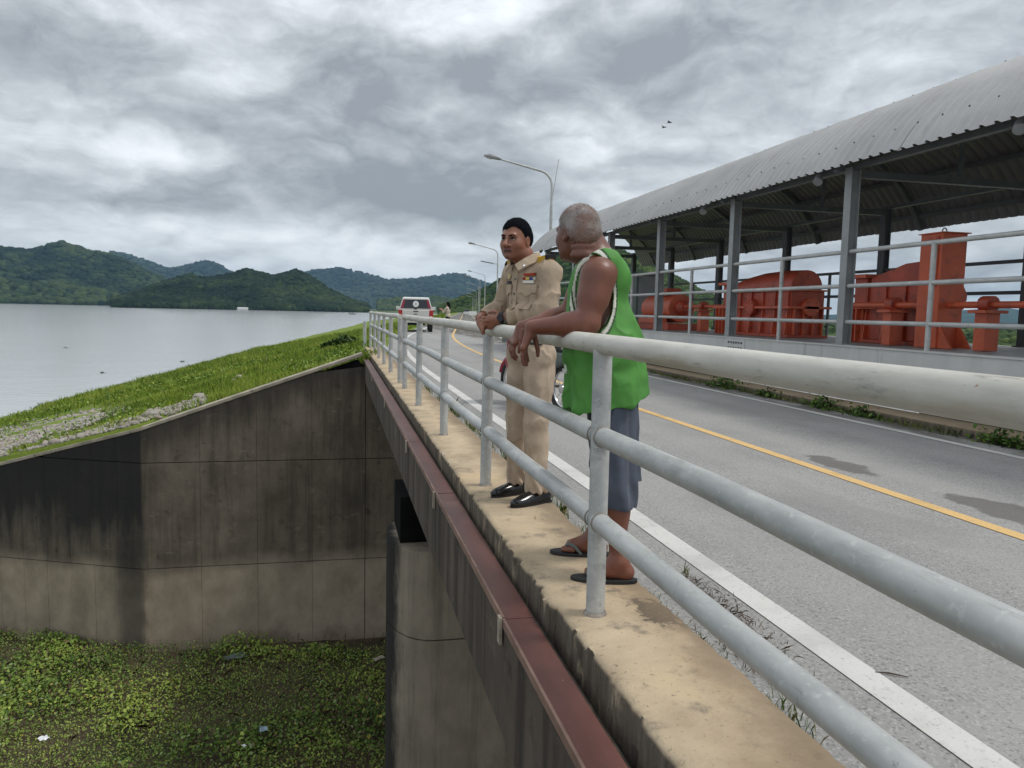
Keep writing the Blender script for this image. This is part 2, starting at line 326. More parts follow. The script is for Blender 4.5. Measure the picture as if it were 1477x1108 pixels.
    b = NB('grey_steel_paint'); p = b.pos(); col = b.ramp(b.noise(b.pos((1, 1, .4)), 2.5, 6), .3, .7, (.46, .47, .46), (.58, .58, .565)); col = b.mix(b.math('MULTIPLY', b.step(b.noise(b.pos((6, 6, .6)), 1.1, 6, .7), .58, .7), .4), col, (.2, .2, .19))
    MT['beam'] = b.fin(col, .55, 0, .4)
    MT['column'] = simple('grey_column_paint', (.26, .275, .28), .5, 0, .15, 4., .05, 40., obj=False)
    MT['column_dark'] = simple('dark_steel_paint', (.11, .12, .132), .55, 0, .15, 4., .05, 40., obj=False)
    MT['roof'] = None
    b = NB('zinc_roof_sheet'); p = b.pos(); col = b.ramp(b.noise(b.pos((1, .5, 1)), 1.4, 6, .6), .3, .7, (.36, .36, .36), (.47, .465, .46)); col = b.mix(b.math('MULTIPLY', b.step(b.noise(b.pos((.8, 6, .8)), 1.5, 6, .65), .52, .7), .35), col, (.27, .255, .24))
    g = b.N.new('ShaderNodeNewGeometry'); col = b.mix(g.outputs['Backfacing'], b.mix(1., col, (.27, .28, .30), 'MULTIPLY'), col) if False else b.mix(g.outputs['Backfacing'], col, (.17, .175, .185))  # underside shade put into the backface colour
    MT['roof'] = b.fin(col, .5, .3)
    MT['red'] = simple('red_machine_paint', (.41, .066, .032), .42, 0, .22, 3., .1, 30., dirt=(.17, .035, .025), obj=False)
    MT['red2'] = simple('orange_red_paint', (.55, .108, .047), .4, 0, .2, 3., .1, 30., dirt=(.34, .08, .05), obj=False)
    MT['bolt'] = simple('bolt_steel', (.10, .10, .10), .5, .4)
    MT['plate'] = simple('chequer_plate', (.30, .31, .31), .55, .2, .25, 8., .4, 50., obj=False)
    MT['black'] = simple('black_rubber', (.018, .018, .019), .7, 0, .3)
    MT['gloss_black'] = simple('black_leather', (.010, .010, .012), .16, 0, .2, 20., .03)
    MT['glass'] = simple('dark_glass', (.02, .022, .03), .06, 0, .1, 2., 0)
    MT['silver'] = simple('champagne_car_paint', (.62, .605, .58), .28, .1, .05, 2., 0)
    MT['white'] = simple('white_paint_work', (.78, .78, .76), .45, 0, .06, 3., 0)
    MT['chrome'] = simple('bright_metal', (.6, .6, .6), .22, .9, .1, 6., 0)
    MT['tail'] = simple('red_lens', (.42, .012, .015), .15, 0, .1, 6., 0)
    MT['maroon'] = simple('maroon_plastic', (.26, .012, .035), .25, 0, .15, 6., 0)
    MT['brow'] = simple('brow_hair', (.008, .007, .008), .98, 0, .2, 40., .3, 300., spec=.02)
    MT['eye'] = simple('eye_white', (.36, .29, .25), .3, 0, .1, 6., 0)
    MT['lamp'] = simple('lamp_grey', (.30, .31, .32), .5, .2)
    MT['cabinet'] = simple('cabinet_green_grey', (.10, .125, .115), .5)
    MT['wood'] = simple('dry_twig', (.075, .05, .032), .9)
    MT['litter'] = simple('white_litter', (.72, .74, .76), .5)
    MT['blue_litter'] = simple('grey_blue_plastic', (.25, .34, .42), .4)
    # vegetation, stone, earth, water
    def attr_mat(name, rough, bump=0, bscale=50, spec=.3, fold=False, trans=0.):
        b = NB(name); p = b.pos(obj=True); c = b.attr(); c2 = b.mix(b.step(b.noise(p, 14., 5), .35, .7), c, b.mix(1., c, (.82, .82, .82), 'MULTIPLY'))
        if bump: b.bump(b.noise(p, bscale, 4), bump, .004)
        m = b.fin(c2, rough, 0, spec)
        return m
    MT['leaf'] = attr_mat('leaf', .55, 0, spec=.25); MT['grassm'] = attr_mat('grass_blade', .7, 0, spec=.15); MT['crown'] = attr_mat('tree_canopy', .9, 0, spec=.1)
    MT['skin'] = attr_mat('skin', .40, .25, 130., .5); MT['cloth'] = attr_mat('woven_cloth', .85, .25, 260., .2); MT['knit'] = attr_mat('sports_mesh_cloth', .62, .15, 300., .35)
    MT['hairm'] = attr_mat('hair', .9, .6, 240., .06)
    b = NB('stone'); p = b.pos(); col = b.ramp(b.noise(p, 3., 5), .3, .7, (.27, .245, .215), (.46, .43, .39)); col = b.mix(b.rnd(), col, b.mix(1., col, (.78, .70, .66), 'MULTIPLY')); b.bump(b.noise(p, 18., 5, .65), .5, .03); MT['stone'] = b.fin(col, .9, 0, .2)
    b = NB('mud'); p = b.pos(); col = b.ramp(b.noise(p, 1.2, 7, .65), .3, .72, (.05, .038, .022), (.14, .11, .065)); col = b.mix(b.step(b.noise(p, .6, 4), .5, .66), col, (.035, .05, .014)); b.bump(b.noise(p, 14., 6, .7), .8, .05); MT['mud'] = b.fin(col, .85, 0, .3)
    b = NB('bank_soil'); p = b.pos(); col = b.ramp(b.noise(p, .35, 7, .65), .3, .72, (.11, .165, .024), (.22, .28, .05)); col = b.mix(b.step(b.noise(p, .9, 6, .65), .56, .68), col, (.15, .125, .05)); b.bump(b.noise(p, 5., 6, .7), .8, .12); MT['bank'] = b.fin(col, .9, 0, .1)
    b = NB('plain'); p = b.pos(); col = b.ramp(b.noise(p, .012, 7, .65), .35, .68, (.045, .075, .022), (.13, .15, .055)); col = b.mix(b.step(b.noise(p, .05, 6, .65), .55, .66), col, (.03, .05, .016)); MT['plain'] = b.fin(col, .95, 0, .1)
    b = NB('hill_forest'); p = b.pos(); col = b.ramp(b.noise(p, .011, 8, .65), .34, .68, (.012, .026, .012), (.042, .066, .022)); col = b.mix(b.step(b.noise(p, .06, 6, .7), .5, .66), col, (.012, .024, .010)); b.bump(b.noise(p, .06, 6, .7), 1., 14.); MT['hill'] = b.fin(col, .95, 0, .05)
    b = NB('lake_water'); p = b.pos(); x, y, z = b.xyz(p)
    col = b.ramp(b.noise(b.pos((1, .4, 1)), .01, 4), .35, .65, (.42, .43, .43), (.50, .51, .51))
    h = b.math('ADD', b.noise(b.pos((.7, 1.6, 1)), .9, 4, .6), b.math('MULTIPLY', b.noise(p, .12, 3), 1.5)); b.bump(h, .22, .16)
    MT['water'] = b.fin(col, .14, 0, .5)
mats()

# ------------------------------------------------------------------ lie of the land
WATER, BED, ROADZ = -6.8, -6.68, -.10
def road_c(y):
    if y < 14: return 3.85
    if y < 40: return 3.85+.165*(y-14)**2/52
    return 3.85+.165*13+.165*(y-40)
_cy = [-20, 20, 56, 71, 93, 170, 273, 386, 900]; _cx = [-23, -22.9, -21.6, -20.8, -18., -12.2, -1.2, 10., 60.]
def shore_x(y): return float(np.interp(y, _cy, _cx))
def crest_x(y): return road_c(y)-2.95
def bank_z(x, y):
    a, c = crest_x(y), shore_x(y); t = (a-x)/(a-c); return -.13+t*(WATER+.13)
WY = 18.3
P_bend = Vector((-4.26, WY, 0)); P_left = onz(0, 910, BED); _wd = (P_left-P_bend).normalized()
def wall_y(x):   # plan line of the wing wall's face
    return WY if x >= P_bend.x else WY+(x-P_bend.x)*_wd.y/_wd.x
_top0 = onx(0, 0, 1)  # placeholder
_lt = None
def left_top():
    d = ray(0, 672); n = Vector((-_wd.y, _wd.x, 0)); o = Vector((0, 0, EYE)); t = (P_bend-o).dot(n)/d.dot(n); return o+d*t
P_lt = left_top()
def wall_top(x):
    if x >= P_bend.x: return .04+(x-.67)*(1.70+.04)/(4.26+.67)
    return -1.70+(x-P_bend.x)*(-1.70-P_lt.z)/(P_bend.x-P_lt.x)

def project(P):
    P = np.asarray(P)-np.array((0, 0, EYE)); f = P @ np.array(ax_f); return np.stack([CX+FPX*(P @ np.array(ax_x))/f, CY-FPX*(P @ np.array(ax_y))/f], 1)
def strip_mesh(rows): # rows: list of equal-length vertex lists
    n = len(rows[0]); V = np.array(rows).reshape(-1, 3); idx = np.arange(len(V)).reshape(len(rows), n)
    F = np.stack([idx[:-1, :-1], idx[:-1, 1:], idx[1:, 1:], idx[1:, :-1]], -1).reshape(-1, 4); return V, F

def land():
    # lake
    V, F = strip_mesh([[(x, y, WATER) for x in (-16000, -6000, -1500, -400, -100, -30, 0, 30, 120)] for y in (22, 30, 60, 120, 300, 800, 2000, 5000, 12000)])
    V[:, 0] = np.where(V[:, 0] > -50, V[:, 0]+np.maximum(0, V[:, 1]-150)*.12, V[:, 0])
    add_obj('water', mesh_np('water', V, F[:, ::-1]), MT['water'], kind='structure')
    # silted approach channel below the wall
    xs = np.linspace(-45, 14, 100); ys = np.linspace(-14, 32, 80)
    X, Y = np.meshgrid(xs, ys); P = np.stack([X.ravel(), Y.ravel(), np.zeros(X.size)], 1)
    Z = BED-.06+.10*fbm(P*.5, 4); P[:, 2] = np.where(P[:, 1] > np.array([wall_y(x) for x in P[:, 0]])+.3, -7.4, Z)
    idx = np.arange(len(P)).reshape(80, 100); F = np.stack([idx[:-1, :-1], idx[:-1, 1:], idx[1:, 1:], idx[1:, :-1]], -1).reshape(-1, 4)
    add_obj('ground', mesh_np('ground', P, F, smooth=True), MT['mud'], kind='structure')
    # downstream plain and the land beyond the lake's end
    V, F = strip_mesh([[(x+max(0, y)*.16, y, -9.) for x in (9, 40, 150, 500, 1500, 5000, 16000)] for y in (-300, 0, 60, 200, 600, 1500, 4000, 12000)])
    add_obj('plain', mesh_np('plain', V, F), MT['plain'], kind='structure')
    V, F = strip_mesh([[(x, y, -5.2) for x in np.linspace(-60+.02*y, 420+.12*y, 20)] for y in np.linspace(1500, 5200, 14)])
    V[:, 2] += 9*np.maximum(0, fbm(V*.004, 3))
    V[:20, 2] = -7.5
    add_obj('far_shore', mesh_np('far_shore', V, F, smooth=True), MT['plain'], kind='structure')
    # dam embankment: upstream slope, crest, downstream slope
    ys = np.concatenate([np.linspace(0, 60, 90), np.linspace(62, 180, 50), np.linspace(186, 480, 40)]); nu = 60
    rows = []
    for q in ys:
        row = []
        for u in np.linspace(0, 1.06, nu):
            y = WY+.25+q
            x = crest_x(y)+u*(shore_x(y)-crest_x(y))
            if u > 0: y2 = max(y, wall_y(x)+.25+q*(1 if q > 20 else 1)); y = y2 if x < P_bend.x else y
            row.append((x, y, bank_z(x, y)))
        rows.append(row)
    rows.insert(0, [(x, y, z-.6) for x, y, z in rows[0]])
    V, F = strip_mesh(rows); n = fbm(V*.45, 4)*.10+fbm(V*.12, 3)*.16
    edge = np.clip((V[:, 1]-WY)/3, .15, 1)*np.clip((-V[:, 2])/1.2, 0, 1); V[:, 2] += n*edge
    emb = add_obj('embankment', mesh_np('embankment', V, F[:, ::-1], smooth=True), MT['bank'], kind='structure')
    rows = []
    for y in np.concatenate([np.linspace(18.55, 60, 30), np.linspace(64, 480, 60)]):
        a = crest_x(y); r = road_c(y)+4.6; rows.append([(a, y, -.13), (a+.5, y, -.125), (road_c(y), y, -.13), (r-1.2, y, -.13), (r, y, -.18), (r+8, y, -3.2), (r+24, y, -9.3)])
    V, F = strip_mesh(rows); add_obj('dam_crest', mesh_np('dam_crest', V, F), MT['bank'], kind='structure')
    return emb
EMB = land()

def road():
    ys = np.concatenate([np.linspace(-6, 14, 12), np.linspace(15, 60, 46), np.linspace(64, 480, 90)])
    def band(o0, o1, z, y0=-6, y1=480):
        rows = []
        for y in ys:
            if y < y0 or y > y1: continue
            c = road_c(y); rows.append([(c+o0, y, z), (c+o1, y, z)])
        return mesh_np('band', *strip_mesh(rows))
    r = add_obj('road', band(-2.62, 2.75, ROADZ), MT['asphalt'], kind='structure')
    add_obj('edge_line', band(-2.135, -2.005, ROADZ+.004), MT['white_paint'], r)
    add_obj('edge_line', band(2.19, 2.29, ROADZ+.004), MT['white_paint'], r)
    add_obj('centre_line', band(-.055, .055, ROADZ+.004), MT['yellow_paint'], r)
road()

# ------------------------------------------------------------------ bridge
def bridge():
    br = thing('bridge', 'concrete road bridge over the spillway with sandy kerb and red steel channel', 'bridge', (3.9, 8, ROADZ))
    y0, y1 = -5., 22.9
    # left kerb walkway, edges chipped
    ys = np.concatenate([np.linspace(y0, 9, 900), np.linspace(9.1, y1, 200)]); sec = [(.83, -.55), (.815, -.30), (.812, -.03), (.822, -.008), (.845, 0), (.98, .002), (1.1, .002), (1.22, 0), (1.262, -.010), (1.272, -.03), (1.272, -.16)]
    rows = []
    for y in ys: rows.append([(x+(.022 if y < 2.78 and x < .9 else 0), y, z) for x, z in sec])
    V, F = strip_mesh(rows); n = fbm(V*np.array([9, 11, 9]), 5, g=.65); n2 = fbm(V*2.3+5, 3)
    ed = np.isin(np.arange(len(V)) % len(sec), [2, 3, 4]); V[ed, 0] += np.maximum(0, n[ed]-.05)*.045+n2[ed]*.004; V[ed, 2] -= np.maximum(0, n[ed]-.1)*.03
    ed = np.isin(np.arange(len(V)) % len(sec), [7, 8, 9]); V[ed, 0] += n[ed]*.02+n2[ed]*.015
    V[:, 2] += n2*.003
    me = mesh_np('kerb', V, F[:, ::-1], smooth=True); me.set_sharp_from_angle(angle=radians(50)); me.transform(WM[br.name].inverted())
    add_obj('kerb', me, MT['kerb'], br)
    ys = np.linspace(y0, 23, 160); rows = [[(6.56, y, -.16), (6.56, y, -.02), (6.59, y, 0.), (6.95, y, 0), (6.97, y, -.02), (6.97, y, -.5)] for y in ys]
    V, F = strip_mesh(rows); V[:, 0] += fbm(V*4, 3)*.015; me = mesh_np('kerb', V, F[:, ::-1]); me.transform(WM[br.name].inverted()); add_obj('kerb', me, MT['kerb'], br)
    part('deck_slab', MB().box(.84, 6.9, y0, 18.3, -.45, ROADZ-.012), MT['girder'], br)
    # edge girder built of cast lengths
    for a, b_ in ((-5, -.9), (-.888, 3.6), (3.612, 8.1), (8.112, 12.8), (12.812, 18.28)):
        part('girder', MB().box(.655, .80, a, b_, -.585, -.118), MT['girder'], br, bevel=.01)
    part('girder', MB().box(3.4, 3.9, -5, 18.28, -1.1, -.46), MT['girder'], br)
    part('girder', MB().box(6.2, 6.7, -5, 18.28, -1.1, -.46), MT['girder'], br)
    # red channel in lengths, light flange towards the lake
    for a, b_ in ((-5, 2.9), (2.906, 5.05), (5.056, 7.1), (7.106, 10.4), (10.406, 14.2), (14.206, 18.9)):
        dx = random.uniform(-.004, .004)
        c = part('channel', MB().box(.662+dx, .778+dx, a, b_, -.112, -.10+random.uniform(-.003, .003)), MT['channel'], br)
        part('flange', MB().box(.650+dx, .6605+dx, a+.002, b_-.002, -.128, -.095), MT['channel_edge'], c)
        if a > 2: part('splice_plate', MB().box(.634+dx, .6455+dx, a-.02, a+.02, -.20, -.09), MT['coping'], c)
    # pier: rounded nose below, upper stem coloured black for mould and under-girder shade
    def nose(x0, ya, yb, r, n=14):
        yc = (ya+yb)/2; hw = (yb-ya)/2; pts = []
        for i in range(n+1):
            a = pi/2+pi*i/n; pts.append((x0+r+cos(a)*r, yc+sin(a)*hw))
        return [(7.2, yb)]+pts+[(7.2, ya)]
    z0 = -9
    for a, b_ in ((z0, -4.6), (-4.588, -1.84), (-1.828, -1.02)):
        part('pier_lift', MB().prism(nose(.47, 6.62, 7.9, .40), a, b_, 2), MT['pier'], br, smooth=True)
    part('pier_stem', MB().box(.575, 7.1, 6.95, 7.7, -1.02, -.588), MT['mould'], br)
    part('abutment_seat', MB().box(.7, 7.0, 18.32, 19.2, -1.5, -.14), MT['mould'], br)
    return br
bridge()

def wing_wall():
    ww = thing('wing_wall', 'tall mould stained concrete wing wall stepping down the grassy bank', 'wall', (-2, WY+.3, BED))
    gap = .005
    def panel(p0, p1, z0, z1, t0, t1):
        # p0,p1 plan points of the face, z0..z1 limits, t0,t1 wall top at the ends
        d = (p1-p0); ln = d.length; d = d/ln; n = Vector((-d.y, d.x, 0))
        if n.y < 0: n = -n
        a0, a1 = min(z1, t0), min(z1, t1)
        if max(a0, a1) <= z0+.05: return
        poly = [(0, z0), (ln, z0)]
        if a1 > z0: poly.append((ln, a1))
        # where the sloping top crosses z1 or z0
        if (t0 > z1) != (t1 > z1): poly.append((ln*(z1-t0)/(t1-t0), z1))
        if a0 > z0: poly.append((0, a0))
        elif t0 < z0: poly[0] = (ln*(z0-t0)/(t1-t0), z0)
        mb = MB(); rec = random.uniform(0, .004); k = len(poly)
        fr = [p0+d*s+n*rec for s, z in poly]; bk = [p0+d*s+n*.34 for s, z in poly]
        vs = [(v.x, v.y, z) for v, (s, z) in zip(fr, poly)]+[(v.x, v.y, z) for v, (s, z) in zip(bk, poly)]
        mb.add(vs, [tuple(range(k)), tuple(range(2*k-1, k-1, -1))]+[(i, (i+1) % k, k+(i+1) % k, k+i) for i in range(k)])
        part('panel', mb, MT['wall'], ww, bevel=.0025)
    zs = [-7.3, -4.87, -2.43, .3]
    xs = [-4.26+i*(4.26+.68)/4 for i in range(5)]+[2.6, 5., 7.]
    for r in range(3):
        for i in range(len(xs)-1):
            a, b_ = xs[i]+gap/2, xs[i+1]-gap/2
            j = .010 if i == 3 else 0
            t = (lambda x: min(wall_top(x), -.24) if x > .66 else wall_top(x))
            panel(Vector((a, WY, 0)), Vector((b_-j, WY, 0)), zs[r]+.009, zs[r+1]-.009, t(a), t(b_))
        for i in range(7):
            s0, s1 = i*1.25+.004, (i+1)*1.25-gap/2
            p0 = P_bend+_wd*s1; p1 = P_bend+_wd*s0; panel(Vector((p0.x, p0.y, 0)), Vector((p1.x, p1.y, 0)), zs[r]+.009, zs[r+1]-.009, wall_top(p0.x), wall_top(p1.x))
    # backing behind the joints and a pale coping
    mb = MB().prism([(7, -7.3), (7, -.2), (.6, -.2)]+[(x, wall_top(x)-.06) for x in (.5, P_bend.x)]+[(P_bend.x, -7.3)], WY+.06, WY+.33, 1)
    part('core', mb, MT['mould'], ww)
    def cope(pa, pb):
        d = (pb-pa).normalized(); n = Vector((-d.y, d.x, 0)).normalized()
        if n.y < 0: n = -n
        mb = MB(); vs = []
        for p in (pa, pb):
            for o, dz in ((-.015, -.03), (-.015, .05), (.42, .05), (.42, -.03)):
                q = p+n*o; vs.append((q.x, q.y, p.z+dz))
        mb.add(vs, [(0, 1, 5, 4), (1, 2, 6, 5), (2, 3, 7, 6), (3, 0, 4, 7), (0, 3, 2, 1), (4, 5, 6, 7)]); part('coping', mb, MT['coping'], ww, bevel=.012)
    q = [Vector((x, WY, wall_top(x)+.03)) for x in (.60, -1.8, P_bend.x)]
    cope(q[1], q[0]); cope(q[2], q[1])
    e = P_bend+_wd*8.75; l = [Vector((p.x, p.y, wall_top(p.x)+.03)) for p in (P_bend, P_bend+_wd*4.3, e)]
    cope(l[1], l[0]); cope(l[2], l[1])
wing_wall()

# ------------------------------------------------------------------ railing on the kerb
RX = .952; POSTS = [-1.6, .52, 2.66, 4.82, 6.85, 9.0, 10.98, 11.85, 13.87, 15.9, 17.8, 19.75, 22.2]
def railing():
    rl = thing('railing', 'galvanised three-pipe railing along the lake side of the bridge kerb', 'railing', (RX, 8, 0))
    for i, y in enumerate(POSTS):
        lean = random.uniform(-.006, .006)
        po = part('post', MB().cyl((RX+lean, y, -.01), (RX, y, 1.0), .0355, n=20), MT['galv'], rl, smooth=True)
        for z in (.36, .68):
            for s in (-1, 1): part('weld', MB().tube([(RX, y+s*.033, z), (RX, y+s*.040, z), (RX, y+s*.046, z)], [.0385, .0395, .0366], 18, False), MT['weld'], po, smooth=True)
        part('weld', MB().tube([(RX+lean, y, .0), (RX+lean, y, .012)], [.046, .038], 18, False), MT['weld'], po, smooth=True)
    for a, b_ in ((-1.66, 11.02), (11.8, 22.25)):
        n = 40; pts = [(RX+.003*sin(k*.9), a+(b_-a)*k/n, 1.016+.002*sin(k*.53)) for k in range(n+1)]
        part('top_rail', MB().tube(pts, .0378, 28), MT['rail'], rl, smooth=True)
    for i in range(len(POSTS)-1):
        if i == 6: continue
        for z in (.36, .68):
            y0, y1 = POSTS[i]+.02, POSTS[i+1]-.02; dz = random.uniform(-.008, .008); ym = (y0+y1)/2+random.uniform(-.3, .3)
            part('rail', MB().tube([(RX, y0, z), (RX+random.uniform(-.004, .004), ym, z+dz), (RX, y1, z)], .0362, 22), MT['galv'], rl, smooth=True)
railing()
def end_posts():
    g = thing('barrier_post', 'short galvanised post with stub rails at the far end of the railing', 'barrier', (.93, 26.2, -.13))
    part('post', MB().cyl((.93, 26.2, -.3), (.93, 26.2, .70), .06, n=12), MT['galv'], g, smooth=True)
    for z in (.33, .60): part('rail', MB().cyl((.93, 26.26, z), (.99, 27.6, z), .045, n=12), MT['galv'], g, smooth=True)
end_posts()

# ------------------------------------------------------------------ gate hoist shelter
SX, SXR = 7.2, 10.4; PZ = .757; CYS = [3.2, 6.5, 9.82, 13.12, 16.45, 19.72, 22.9, 26.1]
AC, AR = (9.0, 2.003), 2.48
def arch(a): return (AC[0]+AR*cos(a), AC[1]+AR*sin(a))
A0 = atan2(2.93-AC[1], 11.3-AC[0]); A1 = atan2(3.24-AC[1], 6.85-AC[0])
def ibeam(mb, x, y, z0, z1, w=.15, d=.15, t=.012):
    mb.box(x-d/2, x-d/2+t, y-w/2, y+w/2, z0, z1); mb.box(x+d/2-t, x+d/2, y-w/2, y+w/2, z0, z1); mb.box(x-d/2+t, x+d/2-t, y-t/2, y+t/2, z0, z1)
def shelter():
    sh = thing('hoist_shelter', 'long open steel shelter with curved corrugated roof over the red hoists', 'shelter', (8.8, 12, 0))
    ya, yb = 1.5, 26.6
    m = MB(); m.box(7.06, 7.24, ya, yb, PZ-.022, PZ-.002); m.box(7.075, 7.09, ya, yb, .17, PZ-.022); m.box(7.06, 7.24, ya, yb, .15, .17)
    part('beam', m, MT['beam'], sh)
    m = MB(); m.box(10.3, 10.5, ya, yb, PZ-.022, PZ-.002); m.box(10.39, 10.405, ya, yb, .17, PZ-.022); m.box(10.3, 10.5, ya, yb, .15, .17); part('beam', m, MT['beam'], sh)
    part('platform', MB().box(7.245, 10.295, ya, yb, PZ-.03, PZ-.008), MT['plate'], sh)
    for y in (4., 8., 18.31+.5, 24.): part('support', MB().box(7.3, 10.3, y-.35, y+.35, -9.2 if y < 18 else -3., .148), MT['pier'], sh)
    # splice with bolts
    sp = part('splice_plate', MB().box(7.063, 7.0745, 12.35, 13.0, .22, PZ-.05), MT['beam'], sh)
    for i in range(6):
        for z in (.66, .56): part('bolt', MB().cyl((7.064, 12.45+i*.09, z), (7.048, 12.45+i*.09, z), .02, n=6), MT['bolt'], sp)
    for y in CYS:
        for x, mt in ((SX, 'column'), (SXR, 'column_dark')):
            m = MB(); ibeam(m, x, y, PZ-.002, 3.28 if x == SX else 3.30); c = part('column', m, MT[mt], sh)
            part('base_plate', MB().box(x-.12, x+.12, y-.11, y+.11, PZ-.002, PZ+.014), MT[mt], c)
        m = MB(); m.box(SX+.08, SXR-.08, y-.05, y+.05, 3.14, 3.24); part('tie_beam', m, MT['column_dark'], sh)
        # curved rafter and struts
        pts = [arch(A0+(A1-A0)*k/18) for k in range(19)]; m = MB()
        for k in range(18):
            (xa, za), (xb, zb) = pts[k], pts[k+1]
            q = lambda x, z, s: (AC[0]+(x-AC[0])*s, AC[1]+(z-AC[1])*s)
            p = [q(xa, za, .985), q(xb, zb, .985), q(xb, zb, .95), q(xa, za, .95)]; m.prism(p, y-.04, y+.04, 1)
        part('rafter', m, MT['column_dark'], sh)
        m = MB(); m.tube([(9.0, y, 3.24), (9.0, y, 4.36)], .04, 6); part('strut', m, MT['column_dark'], sh)
    for k in range(7):
        a = A0+(A1-A0)*(k+.35)/6.7; x, z = AC[0]+AR*.978*cos(a), AC[1]+AR*.978*sin(a)
        part('purlin', MB().box(x-.03, x+.03, ya, yb-.15, z-.04, z+.035), MT['column_dark'], sh)
    part('eave_beam', MB().box(SX-.05, SX+.05, ya, yb-.2, 3.245, 3.315), MT['column_dark'], sh); part('eave_beam', MB().box(SXR-.05, SXR+.05, ya, yb-.2, 3.25, 3.31), MT['column_dark'], sh)
    # corrugated sheets, five ribs each, lapped
    ny = 0; y = ya
    while y < yb:
        prof = []
        for k in range(5):
            for dy, h in ((0, 0), (.062, 0), (.082, .040), (.118, .040), (.138, 0)): prof.append((y+k*.2+dy, h))
        prof.append((y+1.0, 0)); prof.append((y+1.03, 0)); lap = .006 if ny % 2 else 0; rows = []
        da = random.uniform(-.006, .006)
        for k in range(33):
            a = A0+(A1-A0)*k/32+da; rows.append([(AC[0]+(AR+h+lap)*cos(a), py, AC[1]+(AR+h+lap)*sin(a)) for py, h in prof])
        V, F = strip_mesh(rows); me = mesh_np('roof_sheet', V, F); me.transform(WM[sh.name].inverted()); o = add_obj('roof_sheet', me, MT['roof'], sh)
        y += 1.0; ny += 1
    # screws on the front of the sheets
    m = MB()
    for i in range(int((yb-ya)/.4)):
        for k in (1, 3, 5):
            a = A1-(A1-A0)*(k-.5)/7.5; yy = ya+.1+i*.4; x, z = AC[0]+(AR+.046)*cos(a), AC[1]+(AR+.046)*sin(a); m.box(x-.008, x+.008, yy-.008, yy+.008, z-.010, z+.008)
    part('screws', m, MT['bolt'], sh, kind='stuff')
    # guard rails front and back
    for x, mt in ((SX-.02, 'galv'), (SXR+.02, 'column_dark')):
        for i in range(len(CYS)-1):
            a, b_ = CYS[i], CYS[i+1]
            part('handrail_post', MB().cyl((x, (a+b_)/2, PZ-.002), (x, (a+b_)/2, 2.11), .033, n=12), MT[mt], sh, smooth=True)
            for z in (1.085, 1.60, 2.09): part('handrail', MB().cyl((x, a+.07, z), (x, b_-.07, z), .031, n=12), MT[mt], sh, smooth=True)
    for y in (6.85, 10.3, 13.95):
        m = MB(); m.tube([(6.98, y, 3.30), (6.96, y, 3.18), (6.93, y-.04, 3.13)], [.025, .055, .07], 12); part('lamp', m, MT['lamp'], sh, smooth=True)
shelter()

